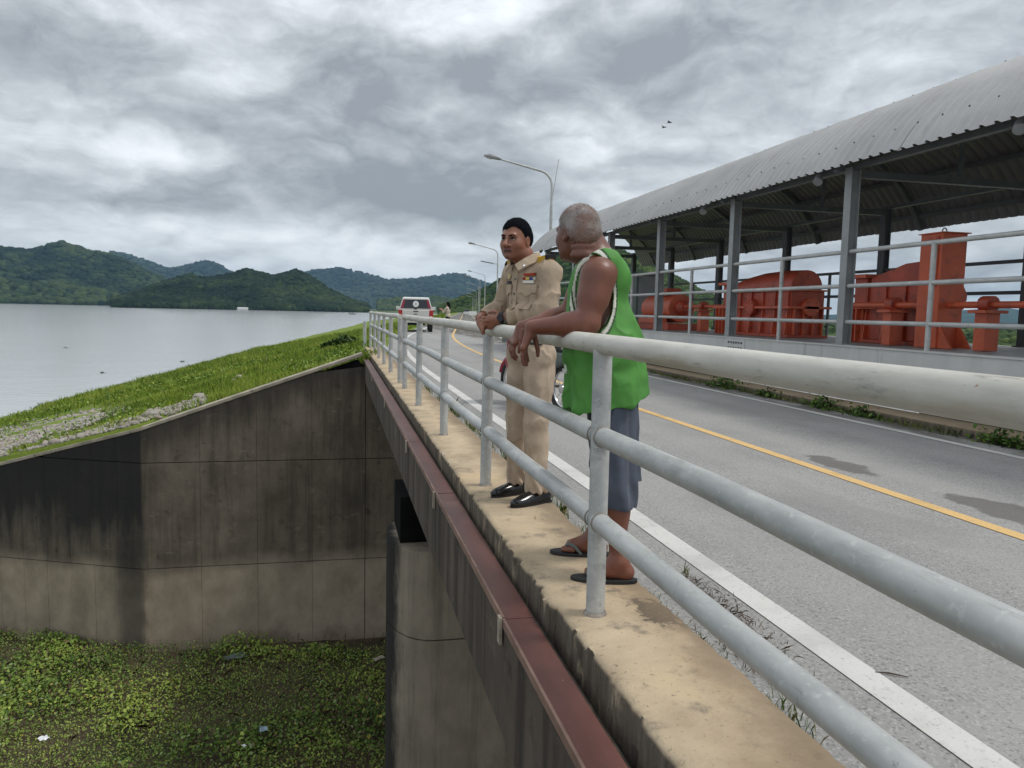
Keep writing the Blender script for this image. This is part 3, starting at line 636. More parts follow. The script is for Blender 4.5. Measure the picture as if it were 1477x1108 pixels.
def machines():
    def housing(name, label, x0, x1, y0, y1, ztop, prof, caps, step):
        g = thing(name, label, 'gearbox', ((x0+x1)/2, (y0+y1)/2, PZ))
        part('base', MB().box(x0-.08, x1+.08, y0-.05, y1+.05, PZ-.002, PZ+.05), MT['red'], g)
        part('body', MB().box(x0, x1, y0, y1, PZ+.05, ztop), MT['red'], g, bevel=.01)
        part('flange', MB().box(x0-.10, x1+.1, y0-.10, y1+.10, 1.30, 1.345), MT['red2'], g)
        part('flange', MB().box(x0-.05, x1+.05, y0-.05, y1+.05, ztop, ztop+.03), MT['red2'], g)
        part('cover', MB().prism(prof, x0+.03, x1-.03, 0), MT['red'], g, bevel=.012)
        n = int((y1-y0)/.42)
        for i in range(n+1):
            y = y0+.06+(y1-y0-.12)*i/n
            part('rib', MB().prism([(x0, PZ+.05), (x0-.085, PZ+.05), (x0-.03, 1.30), (x0, 1.30)], y-.012, y+.012, 1), MT['red2'], g)
            part('rib', MB().box(x0-.035, x0, y-.012, y+.012, 1.346, ztop), MT['red'], g)
        for y in caps:
            c = part('bearing_cap', MB().cyl((x0+.02, y, 1.32), (x0-.12, y, 1.32), .17, n=28), MT['red'], g, bevel=.01)
            for k in range(8): a = k*pi/4; part('bolt', MB().cyl((x0-.12, y+.135*cos(a), 1.32+.135*sin(a)), (x0-.14, y+.135*cos(a), 1.32+.135*sin(a)), .014, n=6), MT['red2'], c)
        if step: 
            part('end_bracket', MB().box(x0-.05, x0+.3, y1, y1+.42, PZ-.002, 1.30), MT['red2'], g, bevel=.01); part('end_flange', MB().box(x0-.12, x0+.35, y1-.06, y1+.52, 1.30, 1.35), MT['red2'], g)
            part('end_block', MB().box(x0, x0+.28, y1, y1+.30, 1.35, 1.80), MT['red'], g, bevel=.01); part('end_plate', MB().box(x0-.08, x0+.34, y1-.06, y1+.40, 1.80, 1.86), MT['red2'], g)
            for k in range(3): part('rib', MB().box(x0-.14, x0-.05, y1+.04+k*.15, y1+.065+k*.15, PZ, 1.3), MT['red2'], g)
        return g
    a = [(12.95, 1.66), (12.95, 1.70), (15.15, 1.70), (15.15, 1.66)]
    g = housing('hoist_gearbox', 'large red gearbox with humped cover and round bearing caps', 8.3, 9.0, 12.9, 15.2, 1.63, a, (14.2,), True)
    n = 14; V = []
    for y, k in ((12.97, 1.), (13.6, 1.06), (14.3, 1.0), (14.8, .82), (15.13, .62)): V.append([(8.66-.33*cos(pi*i/n), y, 1.70+.33*k*sin(pi*i/n)) for i in range(n+1)])
    m = MB(); vs = [v for r in V for v in r]; m.add(vs, [(r*(n+1)+i, r*(n+1)+i+1, (r+1)*(n+1)+i+1, (r+1)*(n+1)+i) for r in range(4) for i in range(n)]+[tuple(range(n+1)), tuple(4*(n+1)+i for i in range(n, -1, -1))]); part('hump_cover', m, MT['red'], g, smooth=True)
    c = part('bearing_cap', MB().cyl((8.68, 12.92, 1.33), (8.68, 12.80, 1.33), .17, n=28), MT['red2'], g, bevel=.01)
    for k in range(8): q = k*pi/4; part('bolt', MB().cyl((8.68+.135*cos(q), 12.80, 1.33+.135*sin(q)), (8.68+.135*cos(q), 12.78, 1.33+.135*sin(q)), .014, n=6), MT['red'], c)
    for k in range(4): part('rib', MB().box(8.34+k*.2, 8.365+k*.2, 12.84, 12.9, PZ+.05, 1.30), MT['red2'], g)
    b_ = [(10.95, 1.70), (10.95, 1.80), (10.2, 1.99), (9.62, 2.02), (9.62, 1.70)]
    housing('hoist_gearbox', 'red gearbox with sloping cover beside the tall square red tower', 8.45, 8.84, 9.6, 11.0, 1.67, b_, (), True)
    t = thing('hoist_tower', 'tall square red hoist tower with a lifting eye on top', 'hoist', (8.2, 9.15, PZ))
    part('tower_body', MB().box(8.0, 8.4, 8.95, 9.35, PZ-.002, 2.32), MT['red2'], t, bevel=.008); part('cap', MB().box(7.98, 8.43, 8.92, 9.38, 2.32, 2.335), MT['red2'], t)
    part('lifting_eye', MB().tube([(8.2+.035*cos(k*pi/6), 9.15, 2.37+.04*sin(k*pi/6)) for k in range(-1, 8)], .009, 8), MT['lamp'], t)
    part('cover_strip', MB().box(7.985, 8.0, 9.0, 9.06, 1.6, 2.28), MT['red'], t); part('knee', MB().prism([(8.4, 1.35), (8.47, 1.42), (8.47, 1.5), (8.4, 1.62)], 8.96, 9.3, 1), MT['red2'], t)
    part('foot_gusset', MB().prism([(8.95, PZ), (8.70, PZ), (8.95, 1.1)], 8.03, 8.06, 0), MT['red2'], t); part('foot_gusset', MB().prism([(8.95, PZ), (8.70, PZ), (8.95, 1.1)], 8.33, 8.36, 0), MT['red2'], t)
    def shaft(label, x, y0, y1, stands, coup):
        s = thing('drive_shaft', label, 'shaft', (x, (y0+y1)/2, PZ)); part('shaft', MB().cyl((x, y0, 1.35), (x, y1, 1.35), .045, n=14), MT['red2'], s, smooth=True)
        for y in stands:
            st = part('stand', MB().box(x-.11, x+.11, y-.09, y+.09, PZ-.002, 1.24), MT['red2'], s, bevel=.006); part('stand_plate', MB().box(x-.18, x+.18, y-.14, y+.14, 1.24, 1.28), MT['red2'], st); part('bearing', MB().cyl((x, y-.08, 1.36), (x, y+.08, 1.36), .105, n=14), MT['red'], st, smooth=True)
        for y in coup: part('coupling', MB().tube([(x, y-.12, 1.35), (x, y-.12, 1.35), (x, y-.03, 1.35), (x, y-.03, 1.35), (x, y+.03, 1.35), (x, y+.03, 1.35), (x, y+.12, 1.35)], [.07, .09, .09, .15, .15, .09, .09], 18), MT['red'], s, smooth=True)
    shaft('red drive shaft running out of the tower past a square bearing stand', 8.2, 2.0, 8.949, (8.32, 5.0), ())
    shaft('short red shaft with round coupling in front of the sloping gearbox', 8.12, 9.351, 10.9, (9.95,), (10.62,))
    shaft('red shaft between the humped gearbox and the drum motor', 8.55, 15.7, 18.05, (16.9,), (16.2, 17.6))
    m = thing('hoist_motor', 'red drum shaped motor on a low frame behind the man in green', 'motor', (8.55, 18.9, PZ))
    part('frame', MB().box(8.1, 9.0, 17.9, 20.2, PZ-.002, .92), MT['red'], m); part('drum', MB().cyl((8.55, 18.1, 1.30), (8.55, 19.9, 1.30), .36, n=26), MT['red2'], m, smooth=True, bevel=.02)
    part('end_cap', MB().tube([(8.55, 18.1, 1.32), (8.55, 18.0, 1.32), (8.55, 17.9, 1.32)], [.2, .19, .08], 18), MT['red'], m, smooth=True); part('rope_guard', MB().box(8.05, 8.2, 18.2, 19.7, .92, 1.12), MT['red2'], m)
    part('motor_box', MB().box(8.3, 8.7, 18.5, 19.1, 1.63, 1.82), MT['red'], m)
    c = thing('control_cabinet', 'grey green control cabinet standing behind the drum motor', 'cabinet', (8.9, 21.6, PZ)); part('case', MB().box(8.6, 9.3, 21.3, 22., PZ-.002, 2.35), MT['cabinet'], c, bevel=.01); part('door', MB().box(8.66, 9.24, 21.28, 21.3, .9, 2.25), MT['column'], c)
    m2 = thing('red_cable_drum', 'red box shaped brake unit at the far end of the shelter', 'machine', (8.6, 24, PZ)); part('body', MB().box(8.2, 9.0, 23.4, 24.6, PZ-.002, 1.75), MT['red'], m2, bevel=.02); part('lid', MB().box(8.15, 9.05, 23.35, 24.65, 1.75, 1.8), MT['red2'], m2)
machines()

# ------------------------------------------------------------------ street lamps, guard rail, far road things
def lamp_proto(h, arm, label):
    t = thing('street_lamp', label, 'street lamp', group='lamps along the dam road')
    part('base', MB().box(-.2, .2, -.2, .2, -.05, .12), MT['coping'], t, local=True)
    part('pole', MB().tube([(0, 0, .1), (0, 0, h*.78)], [.075, .06], 10), MT['galv'], t, smooth=True, local=True)
    pts = [(0, 0, h*.78), (0, 0, h-.75)]+[(-.55+.55*cos(a), 0, h-.75+.55*sin(a)) for a in np.linspace(.2, 1.35, 6)]+[(-arm, 0, h+.16)]
    part('arm', MB().tube(pts, [.045]*(len(pts)-1)+[.032], 10), MT['galv'], t, smooth=True, local=True)
    hd = part('lamp_head', MB().tube([(-arm+.05, 0, h+.15), (-arm-.1, 0, h+.2), (-arm-.4, 0, h+.26), (-arm-.62, 0, h+.27)], [.04, .08, .1, .03], 10), MT['lamp'], t, smooth=True, local=True)
    part('lens', MB().ellipsoid((-arm-.36, 0, h+.2), (.17, .07, .06)), MT['chrome'], hd, local=True)
    return t
def lamps():
    t = lamp_proto(6.85, 2.0, 'nearest street lamp, its arm reaching left above the two men')
    m = MB().cyl((.0, 0, 5.4), (.24, 0, 7.1), .02, .012, n=6); part('wire_conduit', m, MT['galv'], t, local=True)
    P = [(28.8, 8.03), (66, 13.7), (112, 21.4), (128, 23.6), (160, 29.2), (200, 35.9), (250, 44.2), (300, 52.5)]
    labs = [None, 'second street lamp along the road, with an extra flat lamp on its pole', 'third street lamp from the bridge, beside the wooded hill', 'fourth street lamp, its pole just left of the third one', 'fifth street lamp from the bridge, small before the trees', 'sixth street lamp from the bridge, tiny before the trees', 'seventh street lamp, very small, far along the road', 'farthest tiny street lamp above the road end']
    for i, (y, x) in enumerate(P):
        if i == 0: o = t
        else:
            o = copy_tree(t); o['label'] = labs[i]
            for ch in list(o.children):
                if ch.name.startswith('wire_conduit'): bpy.data.objects.remove(ch)
        o.location = (x, y, -.15); o.rotation_euler = (0, 0, -.12+.02*i)
        if i == 1:
            m = MB(); m.tube([(0, 0, 5.35), (-.45, 0, 5.42)], .025, 8); part('bracket', m, MT['galv'], o, local=True)
            M = Matrix.Translation((-.95, 0, 5.5)) @ Matrix.Rotation(.16, 4, 'Y'); part('flat_lamp', MB().box(-.55, .55, -.1, .1, -.035, .035, M), MT['column_dark'], o, local=True)
lamps()
def guardrail():
    g = thing('guardrail', 'low steel guardrail following the right verge of the far road', 'guardrail', (road_c(70)+3.3, 70, -.13)); ys = np.linspace(34, 170, 60)
    rows = [[(road_c(y)+3.15-.03*k % 2, y, .28+.08*k) for k in range(5)] for y in ys]
    V, F = strip_mesh(rows); V[:, 0] += np.where(np.arange(len(V)) % 5 % 2 == 0, .05, 0); me = mesh_np('rail', V, F); me.transform(WM[g.name].inverted()); add_obj('rail', me, MT['galv'], g)
    for y in np.arange(34, 170, 4.): x = road_c(y)+3.24; part('post', MB().box(x-.05, x+.05, y-.06, y+.06, -.3, .6), MT['galv'], g)
guardrail()

# ------------------------------------------------------------------ hills and woods
_ph = (1+5**.5)/2
ICO = np.array([(-1, _ph, 0), (1, _ph, 0), (-1, -_ph, 0), (1, -_ph, 0), (0, -1, _ph), (0, 1, _ph), (0, -1, -_ph), (0, 1, -_ph), (_ph, 0, -1), (_ph, 0, 1), (-_ph, 0, -1), (-_ph, 0, 1)])/hypot(1, _ph)
ICF = np.array([(0, 11, 5), (0, 5, 1), (0, 1, 7), (0, 7, 10), (0, 10, 11), (1, 5, 9), (5, 11, 4), (11, 10, 2), (10, 7, 6), (7, 1, 8), (3, 9, 4), (3, 4, 2), (3, 2, 6), (3, 6, 8), (3, 8, 9), (4, 9, 5), (2, 4, 11), (6, 2, 10), (8, 6, 7), (9, 8, 1)])
def crowns(name, label, P, R, c0, c1, c2, squash=.8):
    n = len(P); th = RNG.uniform(0, 6.28, n); c, s = np.cos(th), np.sin(th)
    V = ICO[None]*(1+RNG.uniform(-.28, .28, (n, 12, 1))); X = V[..., 0]*c[:, None]-V[..., 1]*s[:, None]; Y = V[..., 0]*s[:, None]+V[..., 1]*c[:, None]
    V = np.stack([X, Y, V[..., 2]*squash], -1)*R[:, None, None]+P[:, None, :]
    F = (ICF[None]+12*np.arange(n)[:, None, None]).reshape(-1, 3)
    t = np.clip(.5+.8*fbm(P*.02, 3)+.9*fbm(P*.0035+4, 3)+RNG.normal(0, .22, n), 0, 1)[:, None]; C = np.where(t < .5, c0+(c1-c0)*t*2, c1+(c2-c1)*(t*2-1))
    C = np.repeat(C, 12, 0)*RNG.uniform(.85, 1.15, (n*12, 1)); add_obj(name, mesh_np(name, V.reshape(-1, 3), F, C), MT['crown'], label=label, cat='woodland', kind='stuff')
def hill(name, prof, r0, rr, rb, zb, amp, ncrown, cr, cols, wood, seed, spur=2.2):
    az = np.array([p[0] for p in prof]); el = np.array([p[1] for p in prof]); na, ns = 260, 60
    A = np.linspace(az[0], az[-1], na); E = np.interp(A, az, el); k = np.ones(5)/5; E = np.convolve(np.pad(E, 2, 'edge'), k, 'valid')
    s = np.linspace(0, 1, ns); sp = (rr-r0)/(rb-r0); AA, SS = np.meshgrid(A, s)
    R = r0+SS*(rb-r0); zr = EYE+rr*np.tan(np.radians(E))[None]
    up = np.clip(SS/sp, 0, 1); dn = np.clip((SS-sp)/(1-sp), 0, 1); sh = np.where(SS < sp, up**1.25*(1.35-.35*up), 1-dn**1.4)
    X = R*np.sin(np.radians(AA)); Y = R*np.cos(np.radians(AA)); P = np.stack([X.ravel(), Y.ravel(), np.full(X.size, seed*31.)], 1)
    n = fbm(P*(spur/(rb-r0)), 5).reshape(X.shape); rid = 1-np.abs(fbm(P*(spur*1.6/(rb-r0))+7, 4).reshape(X.shape))*2
    mid = np.sin(np.pi*np.clip(SS/sp, 0, 1)); rel = np.maximum(0, zr-zb)
    fine_ = fbm(P*(spur*5/(rb-r0))+3, 4).reshape(X.shape); Z = zb+rel*sh+rel*mid*(.34*n+.36*(rid-.6))*amp+rel*.03*n+rel*fine_*.05*np.clip(SS*4, 0, 1)
    Z = np.maximum(Z, zb-3); Z[0] = zb-4; Z[:, 0] = np.minimum(Z[:, 0], zb-2) if el[0] <= .2 else Z[:, 0]
    V = np.stack([X.ravel(), Y.ravel(), Z.ravel()], 1); idx = np.arange(len(V)).reshape(ns, na); F = np.stack([idx[:-1, :-1], idx[:-1, 1:], idx[1:, 1:], idx[1:, :-1]], -1).reshape(-1, 4)
    add_obj(name, mesh_np(name, V, F, smooth=True), MT['hill'], kind='structure')
    if ncrown:
        i = RNG.integers(0, int((ns-1)*min(1, sp+.12)), ncrown*2); j = RNG.integers(0, na-1, ncrown*2); a, b = RNG.random((2, ncrown*2))
        G = V.reshape(ns, na, 3); Q = (G[i, j]*(1-a[:, None])*(1-b[:, None])+G[i+1, j]*a[:, None]*(1-b[:, None])+G[i, j+1]*(1-a[:, None])*b[:, None]+G[i+1, j+1]*(a*b)[:, None])
        Q = Q[Q[:, 2] > zb+.5][:ncrown]; Rr = RNG.uniform(cr[0], cr[1], len(Q)); Q[:, 2] += Rr*.25
        crowns('woodland', wood, Q, Rr, *[np.array(c) for c in cols])
DK = ((.009, .020, .010), (.022, .040, .016), (.056, .080, .026))
hill('hill', [(-36, 3.2), (-24, 2.9), (-20.6, 3.1), (-19.4, 3.0), (-18.4, 3.2), (-17.5, 3.62), (-16.8, 3.5), (-15.6, 3.1), (-14.6, 3.0), (-13.4, 2.55), (-12.5, 2.0), (-10.8, 1.3), (-8.5, .6), (-6, .2)], 2350, 3100, 4200, WATER, 1., 9000, (8, 15), DK, 'dark forest covering the high hill left of the lake', 1)
hill('hill', [(-14.5, .1), (-12.5, .9), (-11, 1.5), (-9.8, 1.95), (-9.1, 1.72), (-8.2, 1.8), (-7.2, 2.0), (-6.2, 2.4), (-5.4, 2.2), (-4.6, 2.0), (-3.8, 2.1), (-2.9, 2.5), (-2.3, 2.3), (-1.6, 1.85), (-.4, 1.1), (1.0, .45), (2.2, .1)], 1480, 1800, 2300, WATER, .8, 8000, (5, 9), ((.007, .017, .008), (.018, .034, .012), (.042, .064, .02)), 'dark forest covering the low twin-topped hill across the lake', 2)
hill('hill', [(-16, 2.9), (-14.4, 3.2), (-13., 2.95), (-11.2, 2.25), (-10., 2.5), (-8.7, 2.9), (-8.1, 2.75), (-7.2, 2.15), (-6, 2.2), (-4.5, 1.95), (-3, 2.1), (-1.6, 2.5), (.25, 2.8), (2., 2.45), (3.7, 2.0), (5.6, 2.15), (7.7, 2.5), (9., 2.62), (10.2, 2.2), (11.8, 1.75), (14, 1.9), (18, 1.4), (24, 1.)], 4600, 6000, 7800, -5, 1., 5000, (14, 24), ((.012, .026, .018), (.024, .042, .024), (.045, .065, .035)), 'blue hazed forest on the far mountain ridge', 3)
hill('hill', [(3, .5), (4.6, .75), (6, .6), (7.2, .9), (9, .55), (11, .5)], 2300, 2700, 3300, -6, .6, 1500, (6, 10), ((.035, .055, .02), (.06, .085, .03), (.10, .12, .045)), 'pale green low woodland at the end of the lake', 4)
hill('hill', [(7.6, .05), (8.6, .5), (9.8, .95), (11.2, 1.6), (12.6, 2.45), (14, 3.0), (15.6, 3.65), (17.2, 4.25), (18.6, 4.55), (20.4, 4.5), (22, 3.95), (23.6, 3.2), (25.4, 2.2), (27.5, 1.2), (30, .3), (34, .05)], 430, 880, 1300, -9, .9, 12000, (2.6, 5.2), ((.013, .030, .010), (.034, .060, .016), (.085, .12, .03)), 'green forest on the steep near hill right of the road', 5)
hill('hill', [(34, .2), (40, .5), (43.5, .75), (45.5, .92), (47, .7), (52, .5), (60, .3)], 6500, 7600, 9000, -8, 1., 0, (1, 1), None, '', 6)
def plain_trees():
    n = 3600; az = np.radians(RNG.uniform(22, 60, n)); r = 110+RNG.random(n)**1.6*1100; P = np.stack([r*np.sin(az), r*np.cos(az), np.full(n, -9.)], 1)
    R = RNG.uniform(1.8, 4.2, n)*(1+.4*fbm(P*.01, 2)); P[:, 2] += R*.55; crowns('woodland', 'scattered low trees on the plain seen under the shelter rails', P, R, np.array((.02, .042, .014)), np.array((.05, .08, .025)), np.array((.10, .13, .04)))
    n = 700; y = RNG.uniform(60, 420, n); x = np.array([road_c(v) for v in y])+4.5+RNG.random(n)**1.5*26+.02*y; P = np.stack([x, y, -.5-(x-np.array([road_c(v) for v in y])-4.5)*.33], 1); R = RNG.uniform(.6, 1.9, n); P[:, 2] += R*.3
    crowns('undergrowth', 'bushy undergrowth on the right side of the dam road', P, R, np.array((.03, .055, .016)), np.array((.07, .10, .028)), np.array((.13, .16, .045)))
plain_trees()

# ------------------------------------------------------------------ grass, weeds, stones
def blades(name, label, P, H, Wd, cols, lean=.5, up=None, kind='stuff', parent=None, cat='grass', join=False):
    n = len(P); th = RNG.uniform(0, 6.28, n); d = np.stack([np.cos(th), np.sin(th), np.zeros(n)], 1); ln = RNG.uniform(0, lean, n)*H; th2 = RNG.uniform(0, 6.28, n)
    L = np.stack([np.cos(th2)*ln, np.sin(th2)*ln, np.zeros(n)], 1); up = np.array((0, 0, 1.))
    m = P+L*.35+up*(H*.6)[:, None]; t = P+L+up*(H*.95)[:, None]; w = d*Wd[:, None]/2
    V = np.stack([P-w, P+w, m+w*.7, t, m-w*.7], 1).reshape(-1, 3); F = np.arange(n*5).reshape(n, 5)
    C = np.repeat(cols, 5, 0); me = mesh_np(name, V, F, C)
    if join: return me
    return add_obj(name, me, MT['grassm'], parent, label=label, cat=cat, kind=kind)
def grass_cols(P, a, b, c, sc=.6):
    t = np.clip(.5+.8*fbm(P*sc, 3)+RNG.normal(0, .2, len(P)), 0, 1)[:, None]; a, b, c = map(np.array, (a, b, c)); return np.where(t < .5, a+(b-a)*t*2, b+(c-b)*(t*2-1))
def bank_grass():
    n = 230000; y = WY+.3+(RNG.random(n)**2.3)*130; u = RNG.random(n)*1.03
    ax = np.array([crest_x(v) for v in np.linspace(18, 150, 200)]); sx = np.array([shore_x(v) for v in np.linspace(18, 150, 200)]); yy = np.linspace(18, 150, 200)
    c = np.interp(y, yy, ax); s = np.interp(y, yy, sx); x = c+u*(s-c); wy = np.where(x >= P_bend.x, WY, WY+(x-P_bend.x)*_wd.y/_wd.x)
    k = y > wy+.42; x, y, u, wy = x[k], y[k], u[k], wy[k]; z = -.13+u*(WATER+.13)
    P = np.stack([x, y, z], 1); P[:, 2] += .0
    pp = project(P); px, py = pp[:, 0], pp[:, 1]; nn = 9*fbm(P*1.1+3, 3)
    stony = ((np.abs(py-(637-.27*px)+nn) < 19)*(px+4*nn < 150))*.99+((py > 672-.298*px-13+nn)*(px < 300))*.9
    k = RNG.random(len(P)) > stony; P = P[k]; d = P[:, 1]
    H = RNG.uniform(.08, .30, len(P))*np.clip(1+1.1*fbm(P*.5, 3), .3, 2.4)*np.clip(d/40, .8, 2.2); Wd = RNG.uniform(.014, .03, len(P))*np.clip(d/26, .9, 4.5)
    P[:, 2] -= .03
    C = grass_cols(P, (.09, .16, .018), (.22, .32, .04), (.40, .45, .08), .45); dry = RNG.random(len(P)) < .07; C[dry] = (.28, .24, .10)
    blades('grass', 'bright green grass covering the lake side of the dam', P, H, Wd, C, .7)
    n = 20000; y = WY+.6+(RNG.random(n)**1.9)*70; u = RNG.random(n); c = np.interp(y, yy, ax); s = np.interp(y, yy, sx); Q = np.stack([c+u*(s-c), y, -.13+u*(WATER+.13)], 1); wy = np.where(Q[:, 0] >= P_bend.x, WY, WY+(Q[:, 0]-P_bend.x)*_wd.y/_wd.x)
    Q = Q[(y > wy+.6)*(fbm(Q*.33+8, 3) > .12)]; Q[:, 2] += .05+RNG.random(len(Q))*.3; CQ = grass_cols(Q, (.06, .12, .016), (.15, .24, .03), (.28, .34, .06), .5)
    leafset('creeping_weeds', 'patches of broad leaved weeds among the bank grass', Q, RNG.uniform(.05, .12, len(Q))*np.clip(Q[:, 1]/30, .8, 2.), CQ)
def leafset(name, label, P, size, cols, tilt=.7, parent=None, kind='stuff', cat='plants'):
    n = len(P); th = RNG.uniform(0, 6.28, n); t1 = RNG.normal(0, tilt, n); t2 = RNG.normal(0, tilt*.6, n)
    a = np.stack([np.cos(th)*np.cos(t1), np.sin(th)*np.cos(t1), np.sin(t1)], 1); b = np.stack([-np.sin(th)*np.cos(t2), np.cos(th)*np.cos(t2), np.sin(t2)], 1)
    s = size[:, None]; pts = [(-.5, 0, 0), (-.15, .36, .05), (.35, .26, .03), (.6, 0, -.06), (.35, -.26, .03), (-.15, -.36, .05)]
    V = np.stack([P+a*s*p[0]+b*s*p[1]+np.array((0, 0, 1.))*s*p[2] for p in pts], 1).reshape(-1, 3); F = np.arange(n*6).reshape(n, 6)
    return add_obj(name, mesh_np(name, V, F, np.repeat(cols, 6, 0)), MT['leaf'], parent, label=label, cat=cat, kind=kind)
bank_grass()
def bed_plants():
    n = 190000; x = RNG.uniform(-13.5, 2.6, n); y = RNG.uniform(4.5, 19.8, n); wy = np.where(x >= P_bend.x, WY, WY+(x-P_bend.x)*_wd.y/_wd.x)
    P = np.stack([x, y, np.full(n, BED)], 1); f = fbm(P*.55, 4)+.4*fbm(P*1.7+9, 3)
    f2 = f-.55*np.exp(-((wy-y)/.9)**2)*(x > -3.6)-.15*(x > -.5); k = (y < wy-.06)*(f2 > -.40+RNG.normal(0, .16, n)); P = P[k]; f = f[k]
    P[:, 2] += RNG.random(len(P))**1.5*np.clip(.12+.28*f, .03, .35); big = fbm(P*.8+40, 3); sz = RNG.uniform(.025, .060, len(P))*np.clip(1+1.6*big, .75, 1.6); P[:, 2] += np.clip(big, 0, .4)*.15
    C = grass_cols(P, (.04, .082, .014), (.14, .22, .034), (.34, .42, .08), .5); r = RNG.random(len(P)); C[r < .10] = (.17, .125, .06); C[(r > .10)*(r < .12)] = (.34, .30, .06); C[(r > .12)*(r < .15)] = (.24, .30, .14)
    leafset('floating_plants', 'tangled green water plants choking the channel below the wall', P, sz, C)
    n = 9000; P = np.stack([RNG.uniform(-13, 2.5, n), RNG.uniform(5, 18.1, n), np.full(n, BED-.02)], 1); C = np.tile(np.array((.15, .105, .055)), (n, 1))*RNG.uniform(.5, 1.3, (n, 1))
    blades('dead_stems', 'dead brown stems lying among the water plants', P, RNG.uniform(.05, .22, n), RNG.uniform(.008, .018, n), C, 2.2, cat='plants')
bed_plants()
def rock_mesh(seed):
    r = np.random.default_rng(seed); V = []; F = ICF; P = ICO*r.uniform(.7, 1.15, (12, 1))
    # one subdivision, facets kept
    vs = [tuple(p) for p in P]; cache = {}; fs = []
    def midp(a, b):
        k = (min(a, b), max(a, b))
        if k not in cache: m = (np.array(vs[a])+np.array(vs[b]))/2*r.uniform(.98, 1.16); cache[k] = len(vs); vs.append(tuple(m))
        return cache[k]
    for a, b, c in F: ab, bc, ca = midp(a, b), midp(b, c), midp(c, a); fs += [(a, ab, ca), (b, bc, ab), (c, ca, bc), (ab, bc, ca)]
    return mesh_np('stone', np.array(vs)*np.array((1, .8, .6)), np.array(fs))
def stones():
    ms = [rock_mesh(s) for s in range(7)]; pts = []
    def at(px, py, size): 
        lo, hi = 15., 90.; d = ray(px, py)
        for _ in range(50):
            t = (lo+hi)/2/d.y; p = Vector((0, 0, EYE))+d*t
            if p.z > bank_z(p.x, p.y): lo = (lo+hi)/2
            else: hi = (lo+hi)/2
        pts.append((p, size))
    for px, py, s in ((285, 577, .30), (292, 582, .2), (345, 546, .26), (338, 549, .14), (262, 590, .2), (254, 595, .15), (228, 600, .28), (213, 603, .34), (206, 608, .22), (220, 610, .18), (238, 605, .2), (196, 612, .17), (185, 610, .24), (178, 616, .2), (240, 590, .13), (232, 596, .14),
                      (101, 641, .22), (110, 637, .24), (92, 643, .18), (60, 632, .2), (120, 634, .15), (135, 610, .2), (142, 604, .22), (128, 612, .16), (156, 600, .16)): at(px, py, s)
    r = random.Random(3)
    for k in range(250):
        q = r.random()
        if q < .72: px = r.random()**1.3*150; py = 637-.27*px+r.uniform(-13, 15)*(1-px/400)
        else: px = r.uniform(60, 290); py = 672-.298*px-r.uniform(2, 12)
        at(px, py, r.uniform(.08, .22))
    Em = []
    for i, (p, s) in enumerate(pts):
        if p.y < wall_y(p.x)+.5: p = Vector((p.x, wall_y(p.x)+.5+r.random()*.2, 0))
        o = add_obj('stone', ms[i % 7], MT['stone'], EMB); o.location = (p.x, p.y, bank_z(p.x, p.y)+s*.12); o.rotation_euler = (r.uniform(-.4, .4), r.uniform(-.4, .4), r.uniform(0, 6.3)); o.scale = (s*.75*r.uniform(.8, 1.2), s*.75, s*.8*r.uniform(.7, 1.1))
stones()
def rubble():
    P = []
    for k in range(5200):
        q = random.random()
        if q < .75: px = random.random()**1.5*190; py = 637-.27*px+random.gauss(0, 9)*(1-px/260)
        else: px = random.uniform(40, 300); py = 672-.298*px-random.uniform(1, 11)
        d = ray(px, py); lo, hi = 15., 90.
        for _ in range(24):
            m = (lo+hi)/2; p = Vector((0, 0, EYE))+d*(m/d.y)
            if p.z > bank_z(p.x, p.y): lo = m
            else: hi = m
        if p.y > wall_y(p.x)+.45: P.append((p.x, p.y, bank_z(p.x, p.y)+.02))
    P = np.array(P); n = len(P); R = RNG.uniform(.025, .075, n); V = ICO[None]*(1+RNG.uniform(-.3, .3, (n, 12, 1)))*R[:, None, None]*np.array((1, 1, .65))+P[:, None]; F = (ICF[None]+12*np.arange(n)[:, None, None]).reshape(-1, 3); C = np.repeat(np.array((.36, .33, .295))*RNG.uniform(.6, 1.35, (n, 1)), 12, 0)
    add_obj('rubble', mesh_np('rubble', V.reshape(-1, 3), F, C), MT['crown'], EMB, kind='stuff')
rubble()
